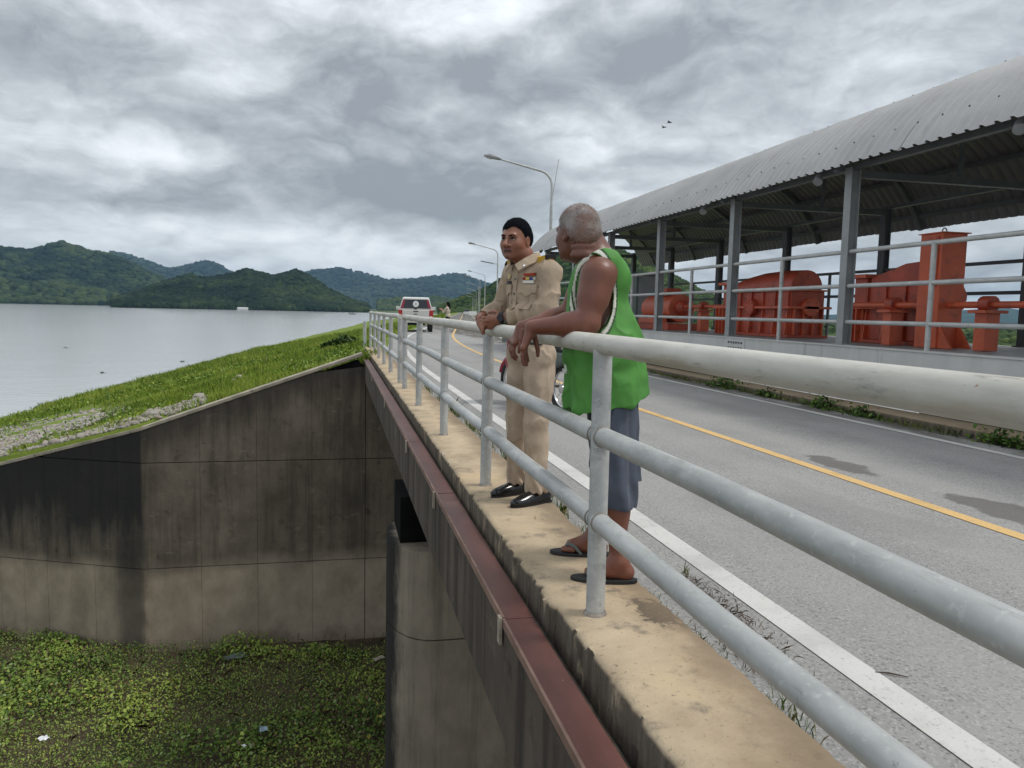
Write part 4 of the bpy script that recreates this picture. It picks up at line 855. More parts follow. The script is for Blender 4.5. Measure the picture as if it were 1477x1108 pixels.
def kerb_grass():
    # tufts in the gutter between kerb and road, litter of dry stalks
    P = []; C = []; H = []
    for (y, x, n, h, sp) in ((4.35, 1.33, 60, .13, .10), (4.7, 1.33, 50, .12, .12), (3.9, 1.33, 40, .10, .08), (5.4, 1.36, 70, .10, .2), (6.1, 1.38, 60, .13, .25), (6.9, 1.36, 90, .12, .3), (7.8, 1.38, 120, .16, .4), (8.9, 1.38, 120, .18, .4), (10., 1.36, 90, .14, .4), (11.5, 1.36, 90, .13, .6), (13.5, 1.4, 70, .12, .8),
                             (3.25, 1.62, 14, .07, .05), (2.45, 1.33, 40, .05, .25), (2.0, 1.36, 40, .06, .12), (2.9, 1.31, 36, .06, .1), (3.95, 1.06, 10, .05, .05)):
        for k in range(n): P.append((x+random.gauss(0, .02), y+random.gauss(0, sp*.5), -.02 if x < 1.1 else ROADZ)); H.append(h*random.uniform(.5, 1.1)); C.append((.10, .16, .03) if random.random() < .72 else (.30, .25, .11))
    P = np.array(P); C = np.array(C)*RNG.uniform(.7, 1.3, (len(P), 1)); blades('grass', 'thin grass tufts growing in the gutter beside the kerb', P, np.array(H), np.full(len(P), .005), C, 1.1)
    P = []; H = []
    for k in range(1100):
        t = random.random(); y = 2.15+t*1.05; x = 1.47+.10*t+random.gauss(0, .035+.03*sin(t*3.1)); P.append((x, y, ROADZ+.002+random.random()*.018)); H.append(random.uniform(.004, .02))
    P = np.array(P); n = len(P); C = np.array((.13, .085, .05))[None]*RNG.uniform(.25, 1.5, (n, 1)); blades('dry_grass', 'swept heap of dry brown stalks on the road beside the kerb', P, np.array(H)+.006, np.full(n, .004), C, 4.)
    n = 2600; y = RNG.uniform(4, 22, n); P = np.stack([6.535+RNG.normal(0, .03, n)-np.abs(RNG.normal(0, .06, n))*(fbm(np.stack([y*0, y, y*0], 1)*1.2, 2) > 0), y, np.full(n, ROADZ)], 1); k = fbm(P*np.array((0, 1.1, 0))+2, 3) > -.1; P = P[k]; C = grass_cols(P, (.05, .09, .015), (.11, .16, .03), (.25, .22, .09), 2.); blades('grass', 'low grass and dirt strip along the foot of the far kerb', P, RNG.uniform(.02, .10, len(P)), np.full(len(P), .008), C, 1.3)
    # weeds along the far kerb
    for px, py, s, lab in ((1046, 553, .26, 'leafiest green weed at the far kerb, next to the man in green'), (1105, 570, .14, 'small low weed between two larger ones at the far kerb'), (1190, 586, .17, 'trailing weed in the middle of the far kerb'), (1245, 598, .13, 'tiny weed right of the trailing one at the far kerb'), (1445, 640, .17, 'grassy weed at the far kerb by the right picture edge')):
        p = onz(px, py+6, ROADZ); x = 6.50; y = p.y*6.50/p.x
        t = thing('weed', lab, 'plant', (x, y, ROADZ), group='weeds along the far kerb'); n = int(260*s/.2); Q = np.stack([RNG.normal(0, s*.35, n), RNG.normal(0, s*1.1, n), np.abs(RNG.normal(0, s*.45, n))], 1)
        leafset('foliage', None, Q, RNG.uniform(.03, .065, n), grass_cols(Q, (.03, .07, .012), (.07, .14, .02), (.15, .22, .04), 5), .8, t, None, None)
        m = MB()
        for k in range(5): m.tube([(0, random.uniform(-s, s)*.5, 0), (random.uniform(-.5, .5)*s, random.uniform(-1, 1)*s, s*.7)], [.005, .003], 5)
        part('stem', m, MT['wood'], t, local=True)
kerb_grass()
def shrubs():
    for px, py, s, lab in ((500, 470, .8, 'dark green shrub on the bank by the far end of the railing'), (478, 478, .5, 'low yellowish shrub on the skyline of the bank')):
        y = 38. if s > .6 else 46.; d = ray(px, py+4); p = Vector((0, 0, EYE))+d*(y/d.y); z = bank_z(p.x, y)
        t = thing('shrub', lab, 'shrub', (p.x, y, z)); n = 1500; Q = RNG.normal(0, 1, (n, 3)); Q /= np.linalg.norm(Q, axis=1)[:, None]; Q *= (RNG.random(n)**.4)[:, None]*np.array((1.1, .8, .55))*s; Q += fbm(Q*2, 2)[:, None]*.25*s; Q[:, 2] = np.abs(Q[:, 2])+.05
        leafset('foliage', None, Q, RNG.uniform(.07, .16, n), grass_cols(Q, (.02, .05, .01), (.05, .105, .018), (.17, .21, .04), 1.5), .8, t, None, None)
        m = MB()
        for k in range(6): m.tube([(0, 0, -.1), (random.uniform(-.6, .6)*s, random.uniform(-.4, .4)*s, .5*s)], [.02, .008], 5)
        part('stem', m, MT['wood'], t, local=True)
shrubs()
def litter():
    def scrap(name, lab, px, py, z, w, h, mt, cat='litter'):
        p = onz(px, py, z); t = MB(); n = 5; vs = []; fs = []
        for i in range(n):
            for j in range(n): vs.append((w*(i/(n-1)-.5)*(1-.15*random.random()), h*(j/(n-1)-.5)*(1-.15*random.random()), random.uniform(0, .25)*min(w, h)))
        for i in range(n-1):
            for j in range(n-1): fs.append((i*n+j, (i+1)*n+j, (i+1)*n+j+1, i*n+j+1))
        o = part(name, t.add(vs, fs), mt, None, label=lab, cat=cat); o.location = p; o.rotation_euler = (.15, .1, random.uniform(0, 3)); m = o.modifiers.new('thick', 'SOLIDIFY'); m.thickness = .006
    scrap('paper_plate', 'round white scrap among the water plants at the lower left', 63, 1066, BED+.28, .17, .13, MT['litter'])
    scrap('litter_scrap', 'white torn scrap lying at the foot of the dark pier', 546, 950, BED+.12, .30, .12, MT['coping'])
    scrap('plastic_bag', 'bluish plastic scrap among the plants left of the pier', 380, 1053, BED+.25, .22, .14, MT['blue_litter'])
    scrap('litter_scrap', 'tiny white scrap right of the bluish plastic', 352, 1076, BED+.26, .09, .06, MT['litter'])
    scrap('plastic_bag', 'dark grey plastic sheet close under the concrete wall', 340, 948, BED+.1, .5, .22, MT['cabinet'])
    p = onz(1285, 975, ROADZ); m = MB().tube([(-.03, .04, .005), (0, .008, .007), (.035, -.042, .005)], [.002, .0035, .002], 6); o = part('twig', m, MT['wood'], None, label='thin brown twig lying on the grey road', cat='twig'); o.location = p; o.rotation_euler = (0, 0, .35)
litter()

# ------------------------------------------------------------------ boats and birds
def boats():
    d_ = ray(350, 446); p = d_*(1380/d_.y); t = thing('floating_house', 'white roofed raft house floating before the wooded hill', 'raft house', (p.x, p.y, WATER), .1); s = p.y/1883*1.
    part('hull', MB().box(-10, 10, -4, 4, -.4, .9), MT['column'], t, local=True); part('cabin', MB().box(-8.5, 8.5, -3.4, 3.4, .9, 3.2), MT['white'], t, local=True); part('roof', MB().prism([(-10, 3.2), (10, 3.2), (7.5, 5.4), (-7.5, 5.4)], -4.2, 4.2, 1), MT['white'], t, local=True)
    p = onz(508, 453.5, WATER); t = thing('boat', 'small dark moored boat near the end of the lake', 'boat', (p.x, p.y, WATER), .0)
    part('hull', MB().prism([(-4.2, -.2), (4.2, -.2), (5, 1.1), (-5, 1.1)], -1.6, 1.6, 1), MT['black'], t, local=True); part('canopy', MB().box(-3.4, 2.2, -1.4, 1.4, 2.1, 2.4), MT['black'], t, local=True); part('post', MB().box(-3.3, -3.1, -1.3, 1.3, 1.1, 2.1), MT['black'], t, local=True); part('post', MB().box(1.9, 2.1, -1.3, 1.3, 1.1, 2.1), MT['black'], t, local=True); part('cabin', MB().box(2.6, 4.2, -1.2, 1.2, 1.1, 2.0), MT['white'], t, local=True)
boats()
def birds():
    for px, py, lab, rot in ((958, 184, 'lower left of the two dark birds in the sky', .5), (966, 177, 'upper right of the two dark birds in the sky', .8)):
        d = ray(px, py).normalized(); p = Vector((0, 0, EYE))+d*45; t = thing('bird', lab, 'bird', p, rot, 'birds in the sky')
        part('body', MB().tube([(0, -.13, 0), (0, -.06, .01), (0, .04, .01), (0, .11, .0), (0, .2, 0)], [.012, .03, .034, .02, .006], 8), MT['black'], t, local=True)
        for s in (-1, 1): part('wing', MB().add([(s*.02, .06, .01), (s*.13, .08, .07), (s*.27, -.02, .05), (s*.13, -.02, .06), (s*.02, -.05, .01), (s*.02, .0, .022), (s*.13, .03, .085)], [(0, 1, 6, 5), (1, 2, 6), (5, 6, 3, 4), (6, 2, 3), (0, 4, 3, 2, 1)]), MT['black'], t, local=True)
birds()
def driftweed():
    for px, py, r, lab in ((100, 577, .45, 'largest dark clump of drifting weed on the lake, close to the bank'), (82, 581, .18, 'small drifting weed just left of the largest clump'), (263, 522, .3, 'drifting weed clump on the lake above the grassy slope'), (95, 502, .45, 'faint drifting weed clump on the open lake at the left'), (148, 538, .22, 'small drifting weed clump midway on the near lake')):
        p = onz(px, py, WATER); t = thing('driftweed', lab, 'weed', (p.x, p.y, WATER), 0, 'weed clumps drifting on the lake'); n = 70; Q = np.stack([RNG.normal(0, r*.6, n), RNG.normal(0, r*.6, n), np.abs(RNG.normal(0, .12*r+.03, n))], 1)
        leafset('foliage', None, Q, RNG.uniform(.06, .14, n), grass_cols(Q, (.03, .045, .018), (.035, .055, .018), (.07, .09, .03), 1.), .7, t, None, None)
        part('root_mat', MB().ellipsoid((0, 0, 0), (r*.7, r*.6, .05), 10, 5), MT['wood'], t, local=True)
driftweed()

# ------------------------------------------------------------------ figures: signed distance shapes -> one continuous mesh
class Field:
    def __init__(s, lo, hi, h):
        s.lo = np.array(lo, np.float32); s.h = h; s.n = np.ceil((np.array(hi)-s.lo)/h).astype(int)+1
        s.ax = [s.lo[i]+h*np.arange(s.n[i], dtype=np.float32) for i in range(3)]; s.V = np.full(s.n, 9., np.float32)
    def sl(s, lo, hi):
        return tuple(slice(max(0, int((lo[i]-s.lo[i])/s.h)), min(s.n[i], int((hi[i]-s.lo[i])/s.h)+2)) for i in range(3))
    def grid(s, q): return s.ax[0][q[0]][:, None, None], s.ax[1][q[1]][None, :, None], s.ax[2][q[2]][None, None, :]
    def _put(s, lo, hi, fn, k, op):
        m = max(k*1.2, 3*s.h)+.012; q = s.sl([v-m for v in lo], [v+m for v in hi])
        if any(a.stop <= a.start for a in q): return
        d = fn(*s.grid(q)); v = s.V[q]
        if op == 'add':
            if k > 0: h = np.maximum(k-np.abs(v-d), 0)/k; r = np.minimum(v, d)-h*h*k*.25
            else: r = np.minimum(v, d)
        else:
            d = -d
            if k > 0: h = np.maximum(k-np.abs(v-d), 0)/k; r = np.maximum(v, d)+h*h*k*.25
            else: r = np.maximum(v, d)
        s.V[q] = r
    def cap(s, a, b, ra, rb=None, k=.02, op='add'):
        rb = ra if rb is None else rb; a = np.array(a, np.float32); b = np.array(b, np.float32); ba = b-a; L = float(ba@ba)+1e-9; R = max(ra, rb)
        def fn(x, y, z):
            px, py, pz = x-a[0], y-a[1], z-a[2]; t = np.clip((px*ba[0]+py*ba[1]+pz*ba[2])/L, 0, 1)
            return np.sqrt((px-ba[0]*t)**2+(py-ba[1]*t)**2+(pz-ba[2]*t)**2)-(ra+(rb-ra)*t)
        s._put(np.minimum(a, b)-R, np.maximum(a, b)+R, fn, k, op)
    def ell(s, c, r, M=None, k=.02, op='add'):
        c = np.array(c, np.float32); r = np.array(r, np.float32); M = np.eye(3) if M is None else np.array(M); R = float(r.max())
        def fn(x, y, z):
            px, py, pz = x-c[0], y-c[1], z-c[2]
            q = [M[i][0]*px+M[i][1]*py+M[i][2]*pz for i in range(3)]
            k0 = np.sqrt((q[0]/r[0])**2+(q[1]/r[1])**2+(q[2]/r[2])**2); k1 = np.sqrt((q[0]/r[0]**2)**2+(q[1]/r[1]**2)**2+(q[2]/r[2]**2)**2)+1e-6
            return k0*(k0-1)/k1
        s._put(c-R, c+R, fn, k, op)
    def chain(s, pts, rs, k=.012):
        for i in range(len(pts)-1): s.cap(pts[i], pts[i+1], rs[i], rs[i+1], k)
    def clip(s, fn, k=0.):   # keep where fn<0
        d = fn(*s.grid((slice(None),)*3)); s.V = np.maximum(s.V, d.astype(np.float32))
    def mesh(s):
        V = s.V; S_ = V < 0; n = s.n
        cnt = np.zeros(n-1, np.int8)
        for a in (0, 1):
            for b in (0, 1):
                for c in (0, 1): cnt += S_[a:n[0]-1+a, b:n[1]-1+b, c:n[2]-1+c]
        I = np.nonzero((cnt > 0) & (cnt < 8)); idx = np.full(n-1, -1, np.int32); idx[I] = np.arange(len(I[0]))
        P = np.zeros((len(I[0]), 3)); w = np.zeros(len(I[0])); i, j, k = I
        cs = [(a, b, c) for a in (0, 1) for b in (0, 1) for c in (0, 1)]
        for p in cs:
            for ax in range(3):
                if p[ax]: continue
                q = list(p); q[ax] = 1; v0 = V[i+p[0], j+p[1], k+p[2]]; v1 = V[i+q[0], j+q[1], k+q[2]]; m = (v0 < 0) != (v1 < 0); t = np.where(m, v0/np.where(m, v0-v1, 1), 0)
                pt = np.array(p, float)[None].repeat(len(t), 0); pt[:, ax] += t; P += pt*m[:, None]; w += m
        P = (P/w[:, None]+np.stack(I, 1))*s.h+s.lo; faces = []
        for ax in range(3):
            o1, o2 = [(1, 2), (2, 0), (0, 1)][ax]; a = [slice(None)]*3; b = [slice(None)]*3; a[ax] = slice(0, -1); b[ax] = slice(1, None)
            s0, s1 = S_[tuple(a)], S_[tuple(b)]; E = np.array(np.nonzero(s0 != s1)).T
            E = E[(E[:, o1] > 0) & (E[:, o2] > 0) & (E[:, o1] < n[o1]-1) & (E[:, o2] < n[o2]-1)]; fl = s0[tuple(E.T)]
            def at(d1, d2): q = E.copy(); q[:, o1] += d1; q[:, o2] += d2; return idx[tuple(q.T)]
            f = np.stack([at(-1, -1), at(0, -1), at(0, 0), at(-1, 0)], 1); f[~fl] = f[~fl][:, ::-1]; faces.append(f)
        return P, np.concatenate(faces)
    def surf(s, axis, sign, a, b):
        """first surface met along axis, coming from the +/- side, at the two other coordinates"""
        o = [i for i in range(3) if i != axis]; ia = int(round((a-s.lo[o[0]])/s.h)); ib = int(round((b-s.lo[o[1]])/s.h)); q = [0, 0, 0]; q[o[0]] = min(max(ia, 0), s.n[o[0]]-1); q[o[1]] = min(max(ib, 0), s.n[o[1]]-1); q[axis] = slice(None)
        v = s.V[tuple(q)]; g = s.ax[axis]
        if sign > 0: v = v[::-1]; g = g[::-1]
        m = np.nonzero(v < 0)[0]
        if len(m) == 0: return None
        m = m[0]
        if m == 0: return float(g[0])
        t = v[m-1]/(v[m-1]-v[m]); return float(g[m-1]+(g[m]-g[m-1])*t)
def normals(P, F):
    a, b, c = P[F[:, 0]], P[F[:, 1]], P[F[:, 2]]; n = np.cross(b-a, c-a); N = np.zeros_like(P)
    for k in range(4): np.add.at(N, F[:, k], n)
    return N/(np.linalg.norm(N, axis=1)[:, None]+1e-9)
def skin_obj(name, fld, colfn, mat, parent, disp=None, **kw):
    P, F = fld.mesh()
    if disp is not None: P = P+normals(P, F)*disp(P)[:, None]
    C = colfn(P); return add_obj(name, mesh_np(name, P, F, C, True), mat, parent, **kw)
def decal(name, fld, axis, sign, corners, nu, nv, off, mat, parent, col=None, thick=.004):
    """thin raised patch following the cloth: corners = 4 points in the two other axes"""
    o = [i for i in range(3) if i != axis]; G = []; last = None
    for j in range(nv+1):
        for i in range(nu+1):
            u, v = i/nu, j/nv; p = [(1-u)*(1-v)*corners[0][k]+u*(1-v)*corners[1][k]+u*v*corners[2][k]+(1-u)*v*corners[3][k] for k in (0, 1)]
            d = fld.surf(axis, sign, *p); d = last if d is None else d; last = d
            if d is None: d = 0
            G.append((p, d))
    ds = np.array([g[1] for g in G]).reshape(nv+1, nu+1)
    pd = np.pad(ds, 1, 'edge'); ds = (pd[1:-1, 1:-1]*4+pd[:-2, 1:-1]+pd[2:, 1:-1]+pd[1:-1, :-2]+pd[1:-1, 2:])/8
    top = []; bot = []
    for g, d in zip(G, ds.ravel()):
        for lst, oo in ((top, off), (bot, off-thick-.004)):
            q = [0, 0, 0]; q[o[0]], q[o[1]] = g[0]; q[axis] = d+sign*oo; lst.append(tuple(q))
    m = MB(); n = nu+1; N = len(top); fs = []
    for j in range(nv):
        for i in range(nu): a = j*n+i; fs += [(a, a+1, a+n+1, a+n), (N+a, N+a+n, N+a+n+1, N+a+1)]
    rim = list(range(n))+[k*n+nu for k in range(1, nv+1)]+[nv*n+i for i in range(nu-1, -1, -1)]+[k*n for k in range(nv-1, 0, -1)]
    for a, b in zip(rim, rim[1:]+rim[:1]): fs.append((a, b, N+b, N+a))
    m.add(top+bot, fs); me = m.mesh(name, True)
    if col is not None:
        at = me.attributes.new('Col', 'FLOAT_COLOR', 'POINT'); at.data.foreach_set('color', np.tile(np.array((*col, 1), np.float32), len(me.vertices)))
    return add_obj(name, me, mat, parent)
def headframe(c, yaw, tilt=0., nod=0.):
    f = np.array((cos(yaw)*cos(nod), sin(yaw)*cos(nod), -sin(nod))); l = np.array((-sin(yaw), cos(yaw), 0.)); u = np.cross(f, l)
    l2 = l*cos(tilt)+u*sin(tilt); u2 = np.cross(f, l2); c = np.array(c)
    return (lambda x, y, z: c+x*f+y*l2+z*u2), np.stack([f, l2, u2])
def head(fd, hp, M, age=0., jaw=1.):
    fd.ell(hp(-.012, 0, .028), (.096, .077, .090), M, .03); fd.ell(hp(.020, 0, -.032), (.074, .065, .082), M, .03); fd.ell(hp(.028, 0, -.074), (.056, .056*jaw, .044), M, .03)
    for s in (-1, 1):
        fd.ell(hp(.050, s*.036, -.030), (.032, .029*jaw, .030), M, .025); fd.ell(hp(-.008, s*.078, -.010), (.020, .010, .033), M, .008); fd.ell(hp(-.004, s*.088, -.010), (.011, .007, .022), M, .004, 'cut')
    fd.cap(hp(.082, -.034, .020), hp(.082, .034, .020), .012, k=.02); fd.cap(hp(.092, 0, .006), hp(.117, 0, -.033), .009, .0145, .012)
    for s in (-1, 1): fd.ell(hp(.097, s*.014, -.037), (.011, .010, .009), M, .01); fd.ell(hp(.101, s*.032, .002), (.015, .017, .007), M, .012, 'cut')
    fd.cap(hp(.087, -.018, -.060), hp(.087, .018, -.060), .0085, k=.008); fd.cap(hp(.086, -.014, -.070), hp(.086, .014, -.070), .0085, k=.006); fd.ell(hp(.074, 0, -.098), (.022, .027, .019), M, .02)
def inhead(P, hp, M): return (P-hp(0, 0, 0)) @ M.T
def finger(fd, base, dirs, lens, r):
    p = np.array(base, float)
    for i, (d, l) in enumerate(zip(dirs, lens)):
        d = np.array(d, float); d /= np.linalg.norm(d); q = p+d*l; fd.cap(p, q, r*(1-.12*i), r*(1-.12*(i+1)), .004); p = q

def crease(P, f, seed=0., pw=5): return (1-np.abs(fbm(P*np.array(f)+seed, 3)))**pw
def strands(name, parent, P, F, hp, n, ln, w, cols, comb, keep):
    c = P[F].mean(1); N = np.cross(P[F[:, 1]]-P[F[:, 0]], P[F[:, 2]]-P[F[:, 0]]); N /= np.linalg.norm(N, axis=1)[:, None]+1e-9; o = (N*(c-hp(0, 0, 0))).sum(1); k = np.nonzero((o > 0) & keep(c))[0]; i = RNG.choice(k, n); b = c[i]+RNG.normal(0, .0015, (n, 3)); d = N[i]*comb[0]+np.array(comb[1])+RNG.normal(0, comb[2], (n, 3)); d /= np.linalg.norm(d, axis=1)[:, None]; L = RNG.uniform(ln[0], ln[1], n)[:, None]
    sd = np.cross(d, RNG.normal(0, 1, (n, 3))); sd /= np.linalg.norm(sd, axis=1)[:, None]; b = b-d*.002; V = np.stack([b-sd*w, b+sd*w, b+d*L], 1).reshape(-1, 3); C = np.repeat(np.array(cols[0])+(np.array(cols[1])-np.array(cols[0]))*RNG.random((n, 1)), 3, 0)
    return add_obj(name, mesh_np(name, V, np.arange(n*3).reshape(n, 3), C), MT['hairm'], parent, kind='stuff')
# ---- the old man in green, seen from behind his left shoulder
def man_green():
    O = (1.13, 3.22, 0.); rz = atan2(.30, -.95)
    t = thing('person', 'grey haired person in green sleeveless shirt and sandals leaning on the railing', 'person', O, rz)
    SK = np.array((.185, .066, .040)); hp, M = headframe((.108, 0., 1.478), -.84, .0, .03)
    b = Field((-.32, -.36, -.005), (.5, .40, 1.63), .0042)
    # trunk under the clothes, neck, head
    b.cap((-.06, .02, .84), (.0, .02, 1.2), .12, .12); b.cap((-.03, -.1, 1.32), (-.03, .12, 1.32), .055, k=.04)
    b.cap((-.004, 0, 1.32), (.070, 0, 1.44), .086, .080, .03); head(b, hp, M, 1)
    for zf, rf in ((-.068, .015), (-.102, .018)):
        arc = [hp(-.022+.066*cos(a), .064*sin(a), zf) for a in np.linspace(pi-1.15, pi+1.15, 7)]
        for q0, q1 in zip(arc, arc[1:]): b.cap(q0, q1, rf, k=.016)
    for s, sh, el, wr in ((1, (.015, .182, 1.285), (.055, .232, 1.088), (.285, .172, 1.066)), (-1, (.03, -.15, 1.295), (.145, -.205, 1.112), (.345, -.100, 1.058))):
        b.cap((-.005, s*.05, 1.350), sh, .045, .060, .04); b.cap(sh, tuple(np.array(sh)*.55+np.array(el)*.45), .069, .064, .03); b.cap(sh, el, .066, .050, .03)
        e, w = np.array(el), np.array(wr); b.cap(e, e*.65+w*.35, .051, .051, .02); b.cap(e*.75+w*.25, w, .050, .030, .02)
        # hand hanging over the rail, palm back
        if s > 0:
            kn = [(.318-.003*i, .200-.021*i, .986+.005*i-(.008 if i == 0 else 0)) for i in range(4)]
            for k in kn: b.cap(w, k, .021, .0125, .014)
            b.cap(kn[0], kn[3], .013, k=.01)
            for i, (k, L) in enumerate(zip(kn, ((.032, .022, .018), (.040, .028, .020), (.043, .030, .021), (.038, .026, .020)))):
                finger(b, k, ((.12, .04*(1.5-i), -1), (-.10-.06*i, 0, -1), (-.32, 0, -1)), L, .0098)
            finger(b, w+np.array((-.004, -.03, -.018)), ((-.25, -.35, -1), (-.25, -.1, -1), (-.05, .05, -1)), (.045, .036, .028), .0125)
        else:
            kn = [(.392-.006*i, -.128+.020*i, .998-.004*i) for i in range(4)]
            for k in kn: b.cap(w, k, .021, .0125, .014)
            b.cap(kn[0], kn[3], .013, k=.01)
            for i, (k, L) in enumerate(zip(kn, ((.040, .026, .02), (.042, .03, .02), (.04, .028, .02), (.03, .022, .018)))):
                finger(b, k, ((.25, 0, -1), (-.25, .05, -1), (-.8, 0, -.8)), L, .0098)
            finger(b, w+np.array((-.002, .028, -.014)), ((.1, .35, -1), (.1, .1, -1), (.2, -.1, -1)), (.04, .034, .026), .0125)
    # legs, feet
    for s, hip, kn, an, ft, ty in ((1, (-.05, .11, .84), (-.06, .19, .46), (-.108, .225, .085), (-.02, .232, .045), .235), (-1, (-.05, -.08, .84), (-.06, -.10, .46), (-.01, -.108, .085), (.085, -.112, .045), -.115)):
        b.cap(np.array(hip)+np.array((-.02, 0, 0)), np.array(kn)+np.array((-.015, 0, 0)), .055, .050, .03); k_, a_ = np.array(kn), np.array(an); b.cap(k_+np.array((-.025, 0, 0)), a_, .047, .038, .03); c = k_*.62+a_*.38; b.ell(c+np.array((-.022, 0, 0)), (.050, .050, .10), None, .03)
        f = np.array(ft); b.cap(a_+np.array((-.028, 0, -.04)), a_, .034, .040, .02); b.cap(a_, f, .038, .026, .02); b.cap(a_+np.array((-.035, 0, -.045)), f+np.array((0, 0, -.004)), .030, .028, .02)
        for i in range(5):
            y = ty+(i-2)*.019*(1 if s > 0 else -1); L = (.050, .046, .042, .036, .030)[i if s < 0 else i]
            b.cap(f+np.array((.0, y-f[1], -.010)), f+np.array((L-.006*abs(i-1), y-f[1]+(.004*(i-2)), -.014)), .0125 if i else .015, .0105, .006)
    def col(P):
        q = inhead(P, hp, M); C = np.tile(SK, (len(P), 1)); C *= (1+.12*fbm(P*9, 3))[:, None]
        hd = (np.linalg.norm(q, axis=1) < .16); C[hd] = C[hd]*np.array((.88, .95, 1.02))
        lip = hd & (np.abs(q[:, 2]+.064) < .010) & (q[:, 0] > .08); C[lip] = (.16, .05, .04)
        C[P[:, 2] < .12] *= np.array((1.12, 1.12, 1.1)); st = (P[:, 2] < .03); C[st] *= .9; return np.clip(C, 0, 1)
    skin_obj('body', b, col, MT['skin'], t)
    # stubbly grey hair
    hf = Field(hp(0, 0, 0)-.17, hp(0, 0, 0)+.17, .0042); hf.ell(hp(-.013, 0, .032), (.1005, .0815, .0925), M, .0); hf.ell(hp(-.035, 0, -.012), (.082, .074, .07), M, .03)
    def region(x, y, z):
        c = hp(0, 0, 0); X = M[0][0]*(x-c[0])+M[0][1]*(y-c[1])+M[0][2]*(z-c[2]); Z = M[2][0]*(x-c[0])+M[2][1]*(y-c[1])+M[2][2]*(z-c[2])
        return np.interp(X, [-.12, -.07, -.035, .0, .03, .055, .08], [-.062, -.052, -.03, .0, .02, .06, .075])-Z
    hf.clip(region)
    def hcol(P):
        q = inhead(P, hp, M); n = fbm(P*38, 3)[:, None]; C = np.array((.30, .265, .25))+n*.13; low = np.clip((q[:, 2]+.05)/.07, 0, 1)[:, None]; C = C*low+np.array((.21, .11, .08))*(1-low); back = np.clip(fbm(P*14+3, 3)*1.6, 0, .6)[:, None]; return np.clip(C*(1-back)+np.array((.24, .13, .10))*back, .03, 1)
    ho = skin_obj('hair', hf, hcol, MT['hairm'], t, lambda P: .0022*fbm(P*160, 2)); hP, hF = hf.mesh(); strands('hair_strands', ho, hP, hF, hp, 5200, (.004, .010), .0007, ((.22, .19, .175), (.62, .60, .58)), (1., (0, 0, .2), .35), lambda c: inhead(c, hp, M)[:, 2] > -.06+.02*RNG.random(len(c)))
    # green sleeveless shirt
    s = Field((-.34, -.30, .62), (.28, .32, 1.46), .0042)
    s.ell((.014, .02, 1.185), (.130, .165, .215), None, .04); s.ell((-.018, .03, .965), (.176, .190, .215), None, .08); s.ell((-.048, .03, .70), (.186, .198, .26), None, .09)
    s.cap((-.02, -.10, 1.348), (-.02, .125, 1.345), .060, k=.05); s.cap((-.052, -.05, 1.28), (-.052, .09, 1.28), .074, k=.05); s.cap((.04, -.09, 1.30), (.04, .11, 1.30), .06, k=.04)
    arm = lambda x, y, z: np.sqrt(((x-.038-.10*(z-1.2))/.076)**2+((z-1.215)/.170)**2)-1.
    def cut(x, y, z): return np.where((y > .10), .085*(1-np.sqrt(((x-.036-.06*(z-1.2))/.086)**2+((z-1.215)/.168)**2)), -9.)
    def cut2(x, y, z): return np.where((y < -.08), .085*(1-np.sqrt(((x-.05)/.086)**2+((z-1.215)/.168)**2)), -9.)
    def neck(x, y, z): return .104-np.sqrt(((x-.062)*.95)**2+(y*1.02)**2+((z-1.425)*.85)**2)
    s.clip(lambda x, y, z: cut(x, y, z)+0*x); s.clip(lambda x, y, z: cut2(x, y, z)+0*x); s.clip(neck)
    hem = lambda x, y: .728-.22*x+.012*np.sin(y*22)
    s.clip(lambda x, y, z: hem(x, y)-z)
    def scol(P):
        x, y, z = P.T; C = np.tile(np.array((.080, .270, .048)), (len(P), 1)); d1 = np.minimum(np.abs(cut(x, y, z)), np.abs(cut2(x, y, z))); d2 = np.abs(neck(x, y, z)); d = np.minimum(d1, d2)
        C[(d < .020)] = (.03, .085, .03); C[d < .0135] = (.72, .71, .62); C[d < .0032] = (.05, .16, .035)
        return C
    def sd(P):
        x, y, z = P.T; w = np.clip((1.2-z)/.3, 0, 1); d = .007*np.sin(34*(x*.8+z*1.1)+3*fbm(P*5, 2))*w*np.clip(1-abs(z-.98)/.16, 0, 1)
        a = np.arctan2(y-.03, x+.04); d = d+.008*np.sin(a*9+3*fbm(P*3, 2))*np.clip((.98-z)/.25, 0, 1)
        return d+.008*fbm(P*np.array((9, 9, 3)), 3)*w+.004*fbm(P*16, 2)+.013*(crease(P, (7, 7, 3.2), 5)-.35)*np.clip((1.25-z)/.2, .15, 1)
    skin_obj('shirt', s, scol, MT['knit'], t, sd)
    G = (.80, .82, .76)
    for i, (l0, z0, l1, z1) in enumerate(((.10, 1.10, .085, 1.02), (.075, 1.10, .085, 1.02), (.065, 1.09, .05, 1.01), (.035, 1.10, .05, 1.01), (.02, 1.08, .02, 1.02), (-.01, 1.09, .0, 1.02), (-.04, 1.09, -.03, 1.01))):
        w = .006; decal('lettering', s, 0, 1, ((l0-w, z0), (l0+w, z0), (l1+w, z1), (l1-w, z1)), 2, 8, .006, MT['cloth'], t, G)
    for c in (((.02, .985), (.115, .985), (.115, .97), (.02, .97)), ((.10, .985), (.118, .985), (.112, .88), (.094, .88)), ((.02, .885), (.11, .885), (.10, .868), (.03, .868)), ((-.07, .985), (-.055, .985), (-.055, .87), (-.07, .87)), ((-.055, .985), (-.02, .985), (-.02, .97), (-.055, .97))):
        decal('number', s, 0, 1, c, 6, 6, .006, MT['cloth'], t, G)
    # shorts
    p = Field((-.30, -.28, .26), (.22, .36, .96), .0048)
    p.ell((-.04, .02, .84), (.135, .165, .14), None, .03)
